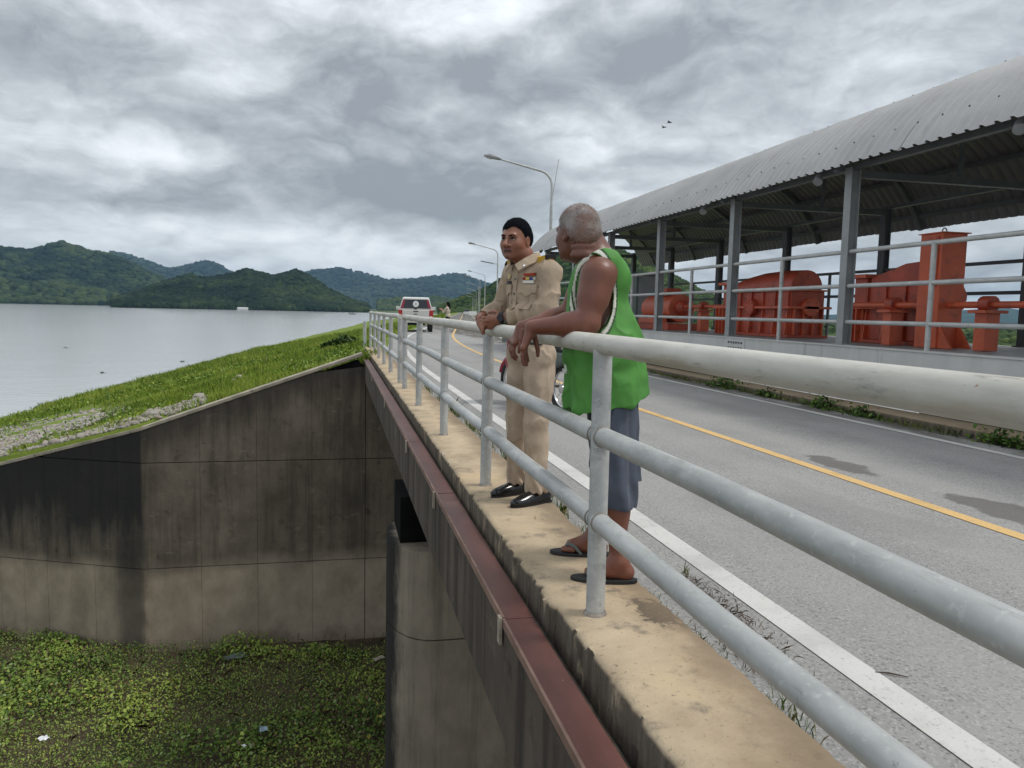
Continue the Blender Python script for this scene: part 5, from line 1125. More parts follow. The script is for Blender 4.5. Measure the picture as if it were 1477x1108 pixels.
    p.cap((-.065, .095, .78), (-.088, .185, .33), .110, .090, .03); p.cap((-.06, -.06, .78), (-.108, -.105, .36), .11, .116, .02)
    p.clip(lambda x, y, z: np.where(y > .045, .315+.04*(x+.1), .372+.02*x)-z)
    def pcol(P): 
        x, y, z = P.T; C = np.tile(np.array((.085, .098, .13)), (len(P), 1)); st = (np.sin(62*(x+.25*y)) > .93); C[st] = (.12, .13, .16); C[(np.abs(x+.055+.2*(z-.7)) < .006) & (y > .05)] = (.05, .06, .09); return C*(1+.15*fbm(P*12, 3))[:, None]
    def pdis(P): x, y, z = P.T; a = np.arctan2(y-.15, x+.08); return .007*np.sin(a*7+4*fbm(P*4, 2))*np.clip((.75-z)/.3, 0, 1)+.010*(crease(P, (8, 8, 3), 3)-.35)*np.clip((.78-z)/.1, 0, 1)
    skin_obj('shorts', p, pcol, MT['cloth'], t, pdis)
    # flip-flops
    for s_, xc, y in ((1, -.048, .232), (-1, .05, -.112)):
        out = [(.142*cos(a), .046*sin(a)*(1+.14*cos(a))) for a in np.linspace(0, 2*pi, 26, endpoint=False)]
        sa = part('sandal', MB().prism([(xc+a, y+c) for a, c in out], .001, .019, 2), MT['black'], t, bevel=.004, local=True)
        m = MB()
        for sg in (-1, 1): m.tube([(xc+.075, y+.004, .030), (xc+.055, y+sg*.022, .058), (xc+.025, y+sg*.043, .050), (xc-.005, y+sg*.047, .018)], [.005, .007, .008, .006], 8)
        part('strap', m, MT['cabinet'], sa, smooth=True, local=True)
man_green()

# ---- the officer in khaki
def man_khaki():
    O = (1.19, 4.47, 0.); rz = atan2(-.44, -.90)
    t = thing('person', 'person in khaki uniform and black shoes resting clasped hands on the railing', 'person', O, rz)
    SK = np.array((.29, .122, .076)); KH = np.array((.45, .352, .258)); KP = np.array((.49, .385, .29))
    hp, M = headframe((.142, -.066, 1.553), .34, -.02, .05)
    b = Field((-.22, -.42, .03), (.38, .36, 1.70), .0042)
    b.cap((.04, -.03, .9), (.05, -.02, 1.25), .09, .10); b.cap((.05, -.03, 1.30), (.10, -.05, 1.47), .066, .064, .03); head(b, hp, M, 0, 1.16)
    LW, RW = np.array((.222, -.072, 1.092)), np.array((.245, -.262, 1.088))
    b.cap((.06, .13, 1.36), (.09, .18, 1.145), .045, .04); b.cap((.09, .18, 1.145), LW, .04, .030); b.cap((.06, -.17, 1.36), (.06, -.29, 1.15), .045, .04); b.cap((.06, -.29, 1.15), RW, .04, .03)
    # left hand over the right, fingers curled down across the pipe
    kn = [(.258-.004*i+.01*(i == 1), -.150-.004*i, 1.094-.020*i) for i in range(4)]
    for k in kn: b.cap(LW, k, .024, .0135, .014)
    b.cap(kn[0], kn[3], .0135, k=.012)
    for i, k in enumerate(kn): finger(b, k, ((.35, -1, -.15), (.1, -.75, -.75), (-.4, -.1, -1)), ((.042, .030, .020), (.046, .032, .021), (.043, .03, .02), (.034, .024, .018))[i], .0105)
    finger(b, LW+np.array((.004, -.012, .014)), ((.3, -.8, .5), (.2, -1, .0), (.1, -1, -.25)), (.042, .034, .028), .0125)
    kr = [(.262, -.232+.016*i, 1.098-.016*i) for i in range(4)]
    for k in kr: b.cap(RW, k, .023, .0135, .014)
    for i, k in enumerate(kr): finger(b, k, ((.8, .35, -.35), (.35, .15, -1), (-.4, 0, -1)), (.036, .028, .02), .0105)
    b.cap((.04, .06, .9), (.085, .09, .48), .07, .05); b.cap((.085, .09, .48), (.10, .12, .06), .05, .036); b.cap((.04, -.11, .9), (.06, -.11, .48), .07, .05); b.cap((.06, -.11, .48), (.04, -.12, .06), .05, .036)
    def col(P):
        q = inhead(P, hp, M); C = np.tile(SK, (len(P), 1))*(1+.10*fbm(P*9, 3))[:, None]; hd = np.linalg.norm(q, axis=1) < .16
        lip = hd & (q[:, 0] > .078) & (np.abs(q[:, 2]+.065) < .0115) & (np.abs(q[:, 1]) < .026); C[lip] = (.20, .065, .05); ml = lip & (np.abs(q[:, 2]+.065+.25*np.abs(q[:, 1])*(np.abs(q[:, 1]) > .01)) < .0042); C[ml] = (.035, .012, .01); nf = hd & (np.abs(np.abs(q[:, 1])-(.020-.25*(q[:, 2]+.045))) < .004) & (q[:, 2] < -.035) & (q[:, 2] > -.06) & (q[:, 0] > .05); C[nf] *= .72; es = hd & (np.abs(q[:, 2]-.004) < .013) & (np.abs(np.abs(q[:, 1])-.032) < .021) & (q[:, 0] > .05); C[es] *= np.array((.66, .62, .62))  # eye sockets and nose folds: shade put into the skin colour
        sh = hd & (q[:, 2] < -.045) & (q[:, 0] > .0) & ~lip; C[sh] *= np.array((.86, .84, .84)); ck = hd & (q[:, 2] < -.01) & (q[:, 2] > -.05) & (np.abs(q[:, 1]) > .02); C[ck] *= np.array((1.06, .98, .96))
        return np.clip(C, 0, 1)
    skin_obj('body', b, col, MT['skin'], t)
    # eyes, brows
    for s in (-1, 1):
        m = MB(); c = hp(.0785, s*.0315, .001); m.ellipsoid(c, (.0125,)*3, 14, 10); e = part('eye', m, MT['eye'], t, smooth=True, local=True)
        c = hp(.0905, s*.0315+.001, .0015); m = MB(); m.ellipsoid(c, (.0045, .0045, .0045), 10, 6); part('iris', m, MT['gloss_black'], e, smooth=True, local=True)
        m = MB(); m.tube([hp(.0895, s*.019, .0045), hp(.0905, s*.031, .0065), hp(.0840, s*.045, .0035)], [.0030, .0040, .0025], 6); part('eyelid', m, MT['brow'], e, smooth=True, local=True)
        m = MB(); m.tube([hp(.0945, s*.011, .0185), hp(.0945, s*.026, .0225), hp(.0890, s*.040, .0230), hp(.0810, s*.049, .0190)], [.0040, .0050, .0046, .0020], 6); part('eyebrow', m, MT['brow'], t, smooth=True, local=True)
    # hair cap
    hf = Field(hp(0, 0, 0)-.18, hp(0, 0, 0)+.18, .0042); hf.ell(hp(-.013, 0, .040), (.101, .0805, .089), M, .0); hf.ell(hp(-.04, 0, -.0), (.080, .082, .075), M, .03)
    def region(x, y, z):
        c = hp(0, 0, 0); X = M[0][0]*(x-c[0])+M[0][1]*(y-c[1])+M[0][2]*(z-c[2]); Y = M[1][0]*(x-c[0])+M[1][1]*(y-c[1])+M[1][2]*(z-c[2]); Z = M[2][0]*(x-c[0])+M[2][1]*(y-c[1])+M[2][2]*(z-c[2])
        return np.interp(X, [-.12, -.08, -.045, -.02, .012, .028, .045, .07, .10], [-.075, -.07, -.05, .0, .004, .03, .058, .066, .062])-Z+.010*np.sin(Y*60)*(X > .05)
    hf.clip(region)
    skin_obj('hair', hf, lambda P: np.tile(np.array((.005, .006, .009)), (len(P), 1)), MT['hairm'], t, lambda P: .003*fbm(P*60, 3)); hP, hF = hf.mesh(); strands('hair_strands', t.children[-1], hP, hF, hp, 5200, (.003, .009), .0009, ((.003, .003, .005), (.016, .017, .022)), (.25, tuple(M[0]*.6-M[2]*.25), .22), lambda c: inhead(c, hp, M)[:, 2] > -.07)
    # shirt with sleeves
    s = Field((-.22, -.46, .88), (.34, .36, 1.53), .0042)
    s.ell((.048, -.025, 1.245), (.122, .158, .205), None, .05); s.ell((.055, -.03, 1.03), (.122, .148, .17), None, .07); s.cap((.05, -.155, 1.365), (.05, .115, 1.365), .058, k=.05); s.cap((.06, -.03, 1.38), (.085, -.03, 1.43), .085, .075, .04)
    LE, RE = np.array((.085, .185, 1.150)), np.array((.06, -.292, 1.15))
    for sh, el, wr in (((.052, .138, 1.36), LE, LW), ((.056, -.178, 1.355), RE, RW)):
        s.cap(sh, el, .067, .057, .035); s.ell(np.array(sh), (.074, .066, .068), None, .03); s.cap(el, el*.5+wr*.5, .057, .050, .02); s.cap(el*.5+wr*.5, wr*.93+el*.07, .050, .040, .02)
    nk = lambda x, y, z: .076-np.sqrt((x-.105)**2+(y+.034)**2+((z-1.475)*.7)**2)
    s.clip(nk)
    s.clip(lambda x, y, z: np.minimum(.0, 0*x)+np.where(np.sqrt((x-LW[0])**2+(y-LW[1])**2+(z-LW[2])**2) < .048, .004, -9.)); s.clip(lambda x, y, z: np.where(np.sqrt((x-RW[0])**2+(y-RW[1])**2+(z-RW[2])**2) < .046, .004, -9.)); s.clip(lambda x, y, z: .93-z+0*x+0*y)
    def shd(P):
        x, y, z = P.T; d = .005*fbm(P*np.array((9, 9, 6)), 3)+.010*(crease(P, (10, 10, 7), 2, 6)-.3)
        fa = np.clip((LE-P) @ (LE-LW)/((LE-LW) @ (LE-LW)), -.1, 1); onf = (np.linalg.norm(P-(LE+(LW-LE)*fa[:, None]), axis=1) < .085)*(fa > -.02)
        d += onf*.0095*np.sin(fa*34+8*y+3*fbm(P*9, 2))*np.clip(fa+.15, 0, 1)
        up = (y > .12)*np.clip((z-1.1)/.2, 0, 1)*np.clip((1.34-z)/.1, 0, 1); d += up*.008*np.sin(46*(z+.7*x)+2*fbm(P*7, 2)); d += .004*np.sin(50*z+20*y)*np.clip(1-abs(z-1.0)/.07, 0, 1); return d
    def kcol(P): return np.tile(KH, (len(P), 1))*(1+.07*fbm(P*7, 3))[:, None]
    skin_obj('shirt', s, kcol, MT['cloth'], t, shd)
    K2 = tuple(KH*1.03); K3 = tuple(KH*.86)
    # collar leaves, pockets, flaps, placket, buttons, badges, shoulder boards
    m = MB()
    for sg in (-1, 1):
        a = np.array((.075, -.034, 1.44)); pts = [(-.03, sg*.078, .045), (.03, sg*.082, .030), (.085, sg*.058, -.002), (.118, sg*.020, -.035), (.122, sg*.062, -.072), (.065, sg*.105, -.035), (-.02, sg*.105, -.005)]
        vs = [tuple(a+np.array(p)) for p in pts]; vs2 = [tuple(a+np.array(p)*np.array((.93, .92, 1))-np.array((0, 0, .008))) for p in pts]; n = 7
        fs = [(0, 1, 5, 6), (1, 2, 5), (2, 3, 4, 5), (7, 13, 12, 8), (8, 12, 9), (9, 12, 11, 10)]+[(i, (i+1) % n, n+(i+1) % n, n+i) for i in range(n)]
        mm = MB().add(vs+vs2, fs); me = mm.mesh('collar'); at = me.attributes.new('Col', 'FLOAT_COLOR', 'POINT'); at.data.foreach_set('color', np.tile(np.array((*K2, 1), np.float32), len(me.vertices))); o = add_obj('collar', me, MT['cloth'], t); mo = o.modifiers.new('bevel', 'BEVEL'); mo.width = .003
    decal('placket', s, 0, 1, ((-.042, 1.40), (-.012, 1.40), (-.016, .97), (-.044, .97)), 3, 30, .006, MT['cloth'], t, K2)
    for z in (1.32, 1.235, 1.15, 1.07): 
        d = s.surf(0, 1, -.029, z); part('button', MB().cyl((d+.004, -.029, z), (d+.011, -.029, z), .0065, n=10), MT['cabinet'], t, local=True)
    for sg, c in ((1, .065), (-1, -.112)):
        decal('pocket', s, 0, 1, ((c-.052, 1.27), (c+.052, 1.27), (c+.048, 1.145), (c-.048, 1.145)), 10, 12, .006, MT['cloth'], t, tuple(KH*.97)); decal('pocket_pleat', s, 0, 1, ((c-.010, 1.25), (c+.010, 1.25), (c+.010, 1.147), (c-.010, 1.147)), 3, 10, .010, MT['cloth'], t, K3)
        f = decal('pocket_flap', s, 0, 1, ((c-.056, 1.288), (c+.056, 1.288), (c+.054, 1.240), (c-.054, 1.240)), 10, 6, .014, MT['cloth'], t, K2); decal('pocket_flap', s, 0, 1, ((c-.030, 1.242), (c+.030, 1.242), (c+.008, 1.222), (c-.008, 1.222)), 6, 3, .0138, MT['cloth'], t, K2)
    decal('name_tag', s, 0, 1, ((-.150, 1.312), (-.075, 1.312), (-.075, 1.294), (-.150, 1.294)), 6, 3, .010, MT['black'], t)
    for i, cc in enumerate(((.30, .03, .03), (.62, .50, .12), (.06, .07, .25), (.60, .58, .52))): decal('ribbon_bar', s, 0, 1, ((.030+.020*i, 1.330), (.048+.020*i, 1.330), (.048+.020*i, 1.316), (.030+.020*i, 1.316)), 3, 2, .010, MT['cloth'], t, cc)
    decal('white_badge', s, 0, 1, ((.035, 1.312), (.095, 1.312), (.095, 1.296), (.035, 1.296)), 5, 2, .010, MT['cloth'], t, (.7, .68, .62)); decal('red_wings', s, 0, 1, ((.025, 1.352), (.115, 1.356), (.105, 1.340), (.035, 1.338)), 6, 2, .010, MT['cloth'], t, (.36, .06, .03))
    decal('rank_badge', s, 0, 1, ((-.14, 1.355), (-.10, 1.355), (-.10, 1.325), (-.14, 1.325)), 4, 4, .010, MT['cloth'], t, (.62, .50, .28))
    c = np.array((.165, .040, 1.392)); part('collar_pin', MB().ellipsoid(c, (.010, .012, .012)), MT['chrome'], t, smooth=True, local=True)
    for sg, y0, y1 in ((1, .07, .150), (-1, -.155, -.235)):
        e = decal('shoulder_board', s, 2, 1, ((.015, y0), (.088, y0), (.080, y1), (.022, y1)), 8, 8, .026, MT['cloth'], t, (.55, .34, .06), .03); decal('board_end', s, 2, 1, ((.016, y1-sg*.014), (.086, y1-sg*.014), (.086, y1+sg*.004), (.016, y1+sg*.004)), 8, 2, .0285, MT['cloth'], t, (.025, .022, .025), .02)
    # wristwatch
    d = (LW-LE)/np.linalg.norm(LW-LE); wc = LW+d*.000; u = np.cross(d, (0, 0, 1.)); u /= np.linalg.norm(u); v = np.cross(u, d); m = MB(); ring = [wc+(u*cos(a)+v*sin(a))*.036 for a in np.linspace(0, 2*pi, 25)]
    w = part('watch', MB().tube([wc-d*.016, wc-d*.014, wc+d*.014, wc+d*.016], [.033, .0375, .0375, .033], 24), MT['black'], t, smooth=True, local=True)
    f = -u if (-u)[1] > u[1] else u; f = np.array((-.3, .95, .35)); 
    f = u if (u @ np.array((-.1, .9, .4))) > 0 else -u; p0 = wc+f*.034; part('watch_face', MB().cyl(p0, p0+f*.010, .021, n=18), MT['gloss_black'], w, local=True)
    # trousers
    p = Field((-.20, -.30, .055), (.28, .30, 1.0), .0048)
    p.ell((.04, -.03, .91), (.122, .155, .12), None, .05); p.cap((.035, .055, .86), (.085, .092, .48), .098, .072, .03); p.cap((.085, .092, .48), (.092, .122, .06), .071, .063, .02); p.cap((.04, -.105, .86), (.062, -.108, .48), .096, .070, .02); p.cap((.062, -.108, .48), (.034, -.122, .06), .069, .061, .012)
    p.clip(lambda x, y, z: .078-.10*(x-.05)-z+0*y); p.clip(lambda x, y, z: z-.985+0*x+0*y)
    def td(P):
        x, y, z = P.T; l = y > -.01; cx_ = np.where(l, np.interp(z, [.06, .48, .86], [.092, .085, .035]), np.interp(z, [.06, .48, .86], [.034, .062, .04])); cy_ = np.where(l, np.interp(z, [.06, .48, .86], [.122, .092, .055]), np.interp(z, [.06, .48, .86], [-.122, -.112, -.11]))
        a = np.arctan2(y-cy_, x-cx_); cr = .010*np.exp(-(a/.16)**2)*np.clip((.8-z)/.2, 0, 1); r = .006*np.sin(44*z+6*y+14*x+2*fbm(P*5, 2))*np.clip(1-abs(z-.82)/.12, 0, 1)
        return cr+r+.005*fbm(P*np.array((10, 10, 3)), 3)+.009*(crease(P, (9, 9, 5), 8, 6)-.3)+.007*np.sin(60*z+8*a)*np.clip((.22-z)/.1, 0, 1)
    skin_obj('trousers', p, lambda P: np.tile(KP, (len(P), 1))*(1+.06*fbm(P*6, 3))[:, None], MT['cloth'], t, td)
    decal('belt', p, 0, 1, ((-.17, .975), (.13, .975), (.13, .94), (-.17, .94)), 20, 3, .006, MT['black'], t)
    # polished shoes
    for fx, fy, sg in ((.118, .128, .06), (.062, -.122, -.05)):
        f = Field((fx-.2, fy-.08, -.006), (fx+.24, fy+.08, .15), .004); f.cap((fx-.075, fy, .045), (fx-.04, fy, .08), .042, .040, .02); f.ell((fx-.02, fy, .038), (.125, .043, .045), None, .02); f.ell((fx+.085, fy+sg*.1, .026), (.095, .043, .034), None, .03); f.clip(lambda x, y, z: .012-z+0*x+0*y); f.clip(lambda x, y, z: z-.105+0*x+0*y)
        so = skin_obj('shoe', f, lambda P: np.zeros((len(P), 3)), MT['gloss_black'], t)
        out = [(fx+.03+.150*cos(a)+(.0 if cos(a) > 0 else 0), fy+.045*sin(a)+sg*.05*cos(a)) for a in np.linspace(0, 2*pi, 28, endpoint=False)]
        part('sole', MB().prism(out, .0015, .0125, 2), MT['black'], so, local=True); part('heel', MB().box(fx-.115, fx-.045, fy-.035, fy+.035, .0012, .0135), MT['black'], so, local=True)
man_khaki()

# ---- the walker by the truck
def walker():
    O = (road_c(40)-.75, 40., ROADZ); x = onz(646, 477, ROADZ); O = (40.*ray(646, 450).x/ray(646, 450).y, 40., ROADZ)
    t = thing('person', 'small distant person in pale top and dark trousers beside the parked truck', 'person', O, radians(150))
    b = Field((-.4, -.3, -.01), (.45, .3, 1.68), .011); b.cap((0, 0, .9), (0, 0, 1.3), .09, .1); b.cap((0, 0, 1.35), (.01, 0, 1.45), .045); b.ell((.02, 0, 1.53), (.09, .075, .115), None, .02)
    for s in (-1, 1):
        b.cap((0, s*.08, .88), (.03*s, s*.08, .48), .075, .055); b.cap((.03*s, s*.08, .48), (-.05*s, s*.08, .07), .05, .038); b.cap((-.05*s, s*.08, .05), (-.05*s+.13, s*.08, .03), .035, .03)
    for s, e, w in ((1, (.16, .22, 1.12), (.36, .12, 1.28)), (-1, (.18, -.2, 1.14), (.38, -.06, 1.28))):
        b.cap((0, s*.16, 1.33), e, .045, .038); b.cap(e, w, .036, .026); w = np.array(w); b.cap(w, w+np.array((.07, -.02*s, .02)), .028, .022)
        for k in range(4): b.cap(w+np.array((.06, -.02*s, .03-.018*k)), w+np.array((.115, -.04*s, .03-.018*k)), .010, .009, .003)
        b.cap(w+np.array((.03, 0, .02)), w+np.array((.06, 0, .07)), .011, .010, .004)
    skin_obj('body', b, lambda P: np.tile(np.array((.36, .19, .13)), (len(P), 1)), MT['skin'], t)
    s = Field((-.3, -.34, .8), (.3, .34, 1.46), .011); s.ell((0, 0, 1.2), (.125, .175, .23), None, .04); s.ell((-.01, 0, .93), (.14, .17, .16), None, .05); s.cap((0, -.15, 1.34), (0, .15, 1.34), .055, k=.04)
    for q, e in ((1, (.16, .22, 1.12)), (-1, (.18, -.2, 1.14))): s.cap((0, q*.16, 1.33), e, .065, .058)
    s.clip(lambda x, y, z: .84-z+0*x+0*y)
    skin_obj('shirt', s, lambda P: np.array((.52, .46, .36))[None]*(1+.35*fbm(P*14, 2))[:, None], MT['cloth'], t)
    p = Field((-.25, -.25, .08), (.28, .25, 1.), .011); p.ell((-.01, 0, .9), (.13, .16, .12), None, .03)
    for q in (-1, 1): p.cap((0, q*.08, .86), (.03*q, q*.08, .48), .095, .07, .02); p.cap((.03*q, q*.08, .48), (-.05*q, q*.08, .1), .07, .055, .02)
    skin_obj('trousers', p, lambda P: np.tile(np.array((.015, .014, .018)), (len(P), 1)), MT['cloth'], t)
    h = Field((-.25, -.2, 1.1), (.2, .2, 1.72), .011); h.ell((.0, 0, 1.56), (.105, .092, .115), None, .02); h.cap((-.06, 0, 1.5), (-.09, 0, 1.28), .07, .05, .03); h.clip(lambda x, y, z: x-.07-.3*(z-1.55)+0*y)
    skin_obj('hair', h, lambda P: np.tile(np.array((.01, .01, .012)), (len(P), 1)), MT['hairm'], t)
    q = thing('mobile_phone', 'tiny phone held up by the distant walker', 'phone', (0, 0, 0)); Mw = Matrix.Translation(Vector(O)) @ Matrix.Rotation(radians(150), 4, 'Z'); q.location = Mw @ Vector((.49, .03, 1.30)); q.rotation_euler = (0, 0, radians(150))
    part('case', MB().box(-.006, .006, -.085, .085, -.04, .04), MT['black'], q, local=True); part('screen', MB().box(-.0085, -.0062, -.078, .078, -.035, .035), MT['glass'], q, local=True)
walker()

# ------------------------------------------------------------------ vehicles
def truck():
    a = ray(612, 477); y = 44.0; x = y*ray(606.5, 465).x/ray(606.5, 465).y
    y = 42.0; x = y*ray(606.5, 465).x/ray(606.5, 465).y
    t = thing('pickup_truck', 'parked silver pickup truck with white topped canopy seen from behind', 'truck', (x, y+2.6, ROADZ+.002), -.10)
    t.scale = (1.04, 1.04, 1.09)
    w = .90
    def prism_side(prof, x0, x1): return MB().prism(prof, x0, x1, 0)
    part('tub', prism_side([(-2.5, .62), (-2.52, 1.12), (-1.0, 1.12), (-1.0, .62)], -w, w), MT['silver'], t, bevel=.03, local=True)
    part('cab', prism_side([(-.98, .55), (-.98, 1.10), (2.55, 1.0), (2.6, .55)], -w, w), MT['silver'], t, bevel=.05, local=True)
    cb = MB(); 
    def frus(y0, y1, z0, z1, wa, wb, ya=0., yb=0.): return MB().add([(-wa, y0, z0), (wa, y0, z0), (wa, y1, z0), (-wa, y1, z0), (-wb, y0+ya, z1), (wb, y0+ya, z1), (wb, y1-yb, z1), (-wb, y1-yb, z1)], [(0, 3, 2, 1), (4, 5, 6, 7), (0, 1, 5, 4), (1, 2, 6, 5), (2, 3, 7, 6), (3, 0, 4, 7)])
    part('greenhouse', frus(-.95, 1.25, 1.1, 1.66, .80, .66, .0, .6), MT['glass'], t, bevel=.04, local=True); part('cab_roof', frus(-.93, .66, 1.655, 1.70, .68, .62, .03, .05), MT['silver'], t, bevel=.02, local=True)
    c = part('canopy', frus(-2.50, -1.0, 1.125, 1.66, .86, .70, .16, 0), MT['silver'], t, bevel=.03, local=True); part('canopy_roof', frus(-2.36, -.98, 1.655, 1.74, .715, .64, .05, .02), MT['white'], c, bevel=.02, local=True)
    wd = part('rear_window', MB().add([(-.80, -2.497, 1.18), (.80, -2.497, 1.18), (.655, -2.372, 1.62), (-.655, -2.372, 1.62), (-.80, -2.48, 1.18), (.80, -2.48, 1.18), (.655, -2.355, 1.62), (-.655, -2.355, 1.62)], [(0, 1, 2, 3), (4, 7, 6, 5), (0, 4, 5, 1), (1, 5, 6, 2), (2, 6, 7, 3), (3, 7, 4, 0)]), MT['glass'], c, local=True)
    for s in (-1, 1):
        part('red_strip', MB().add([(s*.66, -2.502, 1.185), (s*.79, -2.502, 1.185), (s*.645, -2.378, 1.615), (s*.55, -2.378, 1.615), (s*.66, -2.498, 1.185), (s*.79, -2.498, 1.185), (s*.645, -2.374, 1.615), (s*.55, -2.374, 1.615)], [(0, 1, 2, 3), (4, 7, 6, 5), (0, 4, 5, 1), (2, 6, 7, 3)]), MT['maroon'], c, local=True)
        tl = part('tail_light', MB().box(s*.80-.10, s*.80+.105, -2.555, -2.40, .70, 1.10), MT['tail'], t, bevel=.02, local=True); part('reverse_lens', MB().box(s*.80-.07, s*.80+.07, -2.56, -2.54, .72, .80), MT['white'], tl, local=True)
        part('mirror', MB().box(s*1.0-.1, s*1.0+.1, .75, .9, 1.1, 1.28), MT['white'], t, bevel=.02, local=True)
        for yy in (-1.62, 1.5):
            wh = part('wheel', MB().tube([(s*.66, yy, .36), (s*.68, yy, .36), (s*.88, yy, .36), (s*.90, yy, .36)], [.30, .36, .36, .30], 26), MT['black'], t, smooth=True, local=True); part('rim', MB().cyl((s*.86, yy, .36), (s*.905, yy, .36), .22, n=18), MT['chrome'], wh, local=True)
    e = [(.145*cos(a), .145*sin(a)) for a in np.linspace(0, 2*pi, 24, endpoint=False)]
    def wq(x, z): k = (z-1.18)/.44; return (x, -2.503+.125*k-.006, z)
    for nm, r0, r1, mt, dz in (('emblem', 0, .15, 'white', 0), ('emblem_ring', .085, .105, 'column', -.004), ('emblem_core', 0, .05, 'column', -.004)):
        m = MB(); o_ = [wq(r1*cos(a), 1.40+r1*sin(a)) for a in np.linspace(0, 2*pi, 24, endpoint=False)]; o_ = [(p[0], p[1]+dz, p[2]) for p in o_]
        if r0 == 0: m.add(o_+[(p[0], p[1]+.003, p[2]) for p in o_], [tuple(range(24)), tuple(range(47, 23, -1))]+[(i, (i+1) % 24, 24+(i+1) % 24, 24+i) for i in range(24)])
        else:
            i_ = [wq(r0*cos(a), 1.40+r0*sin(a)) for a in np.linspace(0, 2*pi, 24, endpoint=False)]; i_ = [(p[0], p[1]+dz, p[2]) for p in i_]; m.add(o_+i_, [(i, (i+1) % 24, 24+(i+1) % 24, 24+i) for i in range(24)])
        part(nm, m, MT[mt], wd, local=True)
    part('window_handle', MB().box(-.07, .07, -2.53, -2.49, 1.15, 1.19), MT['black'], c, local=True); part('tailgate', MB().box(-.70, .70, -2.545, -2.51, .68, 1.09), MT['silver'], t, bevel=.012, local=True); part('tailgate_handle', MB().box(-.13, .13, -2.56, -2.54, 1.01, 1.055), MT['black'], t, local=True); part('tailgate_badge', MB().box(-.10, .08, -2.553, -2.544, .87, .91), MT['column_dark'], t, local=True)
    bp = part('bumper', MB().box(-.93, .93, -2.70, -2.50, .46, .63), MT['chrome'], t, bevel=.03, local=True); part('step_pad', MB().box(-.55, .55, -2.69, -2.52, .63, .64), MT['black'], bp, local=True); part('number_plate', MB().box(-.18, .18, -2.712, -2.70, .50, .61), MT['white'], bp, local=True)
    part('chassis', MB().box(-.5, .5, -2.3, 2.3, .34, .56), MT['black'], t, local=True)
truck()
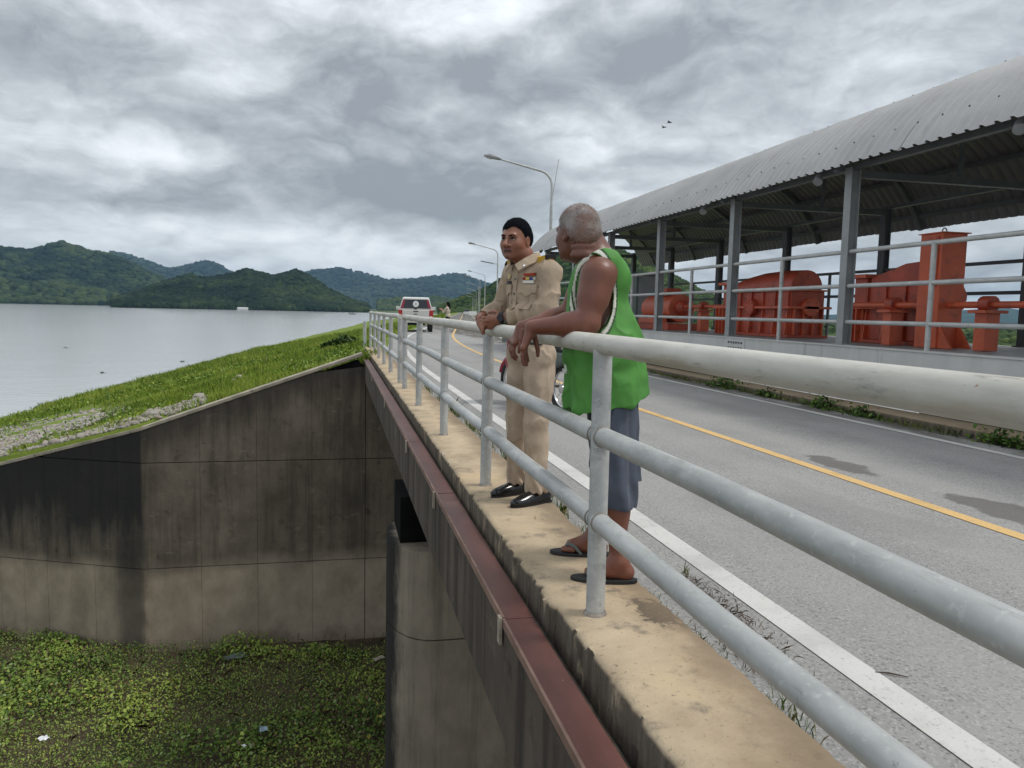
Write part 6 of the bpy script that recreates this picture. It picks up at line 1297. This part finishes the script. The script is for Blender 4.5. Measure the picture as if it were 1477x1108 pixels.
def motorcycle():
    t = thing('motorcycle', 'red step-through motorcycle parked on the road behind the officer', 'motorcycle', (2.52, 9.5, ROADZ+.002), 0); t.rotation_euler = (0, 0, atan2(.954, -.30)); WM[t.name] = Matrix()
    def P(*a, **k): return part(*a, local=True, **k)
    for x, nm in ((-.62, 'wheel'), (.62, 'wheel')):
        w = P('wheel', MB().tube([(x+.265*cos(a), 0, .30+.265*sin(a)) for a in np.linspace(0, 2*pi, 33)], .035, 10, False), MT['black'], t, smooth=True); P('rim', MB().tube([(x+.225*cos(a), 0, .30+.225*sin(a)) for a in np.linspace(0, 2*pi, 33)], .014, 8, False), MT['chrome'], w, smooth=True)
        P('hub', MB().cyl((x, -.05, .30), (x, .05, .30), .05, n=14), MT['chrome'], w)
        for k in range(10): a = k*pi/5; P('spoke', MB().cyl((x, 0, .30), (x+.22*cos(a), 0, .30+.22*sin(a)), .004, n=5), MT['chrome'], w)
    P('leg_shield', MB().prism([(.34, .38), (.50, .50), (.46, .98), (.38, 1.02), (.36, .70)], -.20, .20, 1), MT['maroon'], t, bevel=.03); P('front_fender', MB().tube([(.62+.31*cos(a), 0, .30+.31*sin(a)) for a in np.linspace(.3, 2.6, 10)], .045, 8), MT['maroon'], t, smooth=True)
    P('fork', MB().tube([(.62, .06, .30), (.45, .06, .85)], .02, 8), MT['chrome'], t); P('fork', MB().tube([(.62, -.06, .30), (.45, -.06, .85)], .02, 8), MT['chrome'], t)
    P('rear_cowl', MB().prism([(-.15, .55), (-.30, .48), (-.86, .66), (-.92, .76), (-.20, .76)], -.12, .12, 1), MT['cabinet'], t, bevel=.04); P('seat', MB().prism([(-.85, .76), (-.10, .74), (.0, .80), (-.3, .83), (-.85, .86)], -.12, .12, 1), MT['black'], t, bevel=.03); P('under_frame', MB().prism([(.36, .36), (-.35, .34), (-.25, .56), (.36, .50)], -.07, .07, 1), MT['black'], t, bevel=.02)
    P('engine', MB().cyl((.05, -.14, .33), (.05, .14, .33), .11, n=16), MT['lamp'], t); P('handlebar', MB().tube([(.36, -.33, 1.02), (.42, -.12, 1.03), (.42, .12, 1.03), (.36, .33, 1.02)], .016, 8), MT['black'], t, smooth=True); P('headlamp', MB().ellipsoid((.47, 0, 1.0), (.09, .11, .08)), MT['glass'], t, smooth=True)
    for s in (-1, 1): P('mirror', MB().ellipsoid((.38, s*.30, 1.2), (.015, .06, .045)), MT['black'], t, smooth=True); P('mirror_stem', MB().cyl((.38, s*.25, 1.03), (.38, s*.29, 1.17), .006, n=6), MT['black'], t)
    P('silencer', MB().tube([(.0, -.17, .28), (-.35, -.18, .30), (-.40, -.18, .31), (-.86, -.18, .39), (-.87, -.18, .39)], [.02, .025, .058, .062, .045], 14), MT['weld'], t, smooth=True); P('rear_fender', MB().tube([(-.62+.31*cos(a), 0, .30+.31*sin(a)) for a in np.linspace(.9, 2.9, 9)], .05, 8), MT['black'], t, smooth=True)
    tl = P('tail_light', MB().box(-.96, -.88, -.07, .07, .64, .74), MT['tail'], t, bevel=.015); P('number_plate', MB().box(-.945, -.935, -.09, .09, .48, .60), MT['white'], t); P('side_stand', MB().cyl((-.05, .09, .30), (-.12, .22, .0), .012, n=8), MT['black'], t); P('basket', MB().box(.52, .70, -.14, .14, .82, .98), MT['cabinet'], t, bevel=.01)
motorcycle()
def far_traffic():
    y = 175; x = y*ray(674, 450).x/ray(674, 450).y; t = thing('car', 'tiny white car far down the road', 'car', (x, y, ROADZ), -.16)
    part('body', MB().prism([(-2, .35), (-2.1, .95), (2.0, .9), (2.1, .35)], -.85, .85, 1 if False else 0), MT['white'], t, bevel=.08, local=True); part('cabin', MB().prism([(-1.6, .94), (-1.2, 1.5), (.6, 1.5), (1.2, .92)], -.75, .75, 0), MT['glass'], t, bevel=.06, local=True)
    for sx in (-1, 1):
        for sy in (-1.3, 1.3): part('wheel', MB().cyl((sx*.68, sy, .32), (sx*.86, sy, .32), .32, n=14), MT['black'], t, local=True)
    y = 150; x = y*ray(682, 450).x/ray(682, 450).y; s = thing('road_sign', 'tiny white board on posts at the right of the far road', 'sign', (x, y, -.13)); part('board', MB().box(-.8, .8, -.03, .03, .35, 1.15), MT['white'], s, local=True)
    for q in (-.6, .6): part('post', MB().box(q-.04, q+.04, .031, .10, 0, 1.1), MT['galv'], s, local=True)
far_traffic()

# ------------------------------------------------------------------ haze over the lake and hills
def haze():
    m = MB().box(-9500, 9500, -400, 9700, -14, 420); o = part('haze', m, None, None); o['kind'] = 'stuff'
    mat = bpy.data.materials.new('haze'); mat.use_nodes = True; nt = mat.node_tree; nt.nodes.clear(); out = nt.nodes.new('ShaderNodeOutputMaterial'); v = nt.nodes.new('ShaderNodeVolumePrincipled')
    v.inputs['Color'].default_value = (.42, .70, 1., 1); v.inputs['Density'].default_value = 5.5e-5; v.inputs['Anisotropy'].default_value = .2
    nt.links.new(v.outputs[0], out.inputs['Volume']); o.data.materials.clear(); o.data.materials.append(mat)
haze()
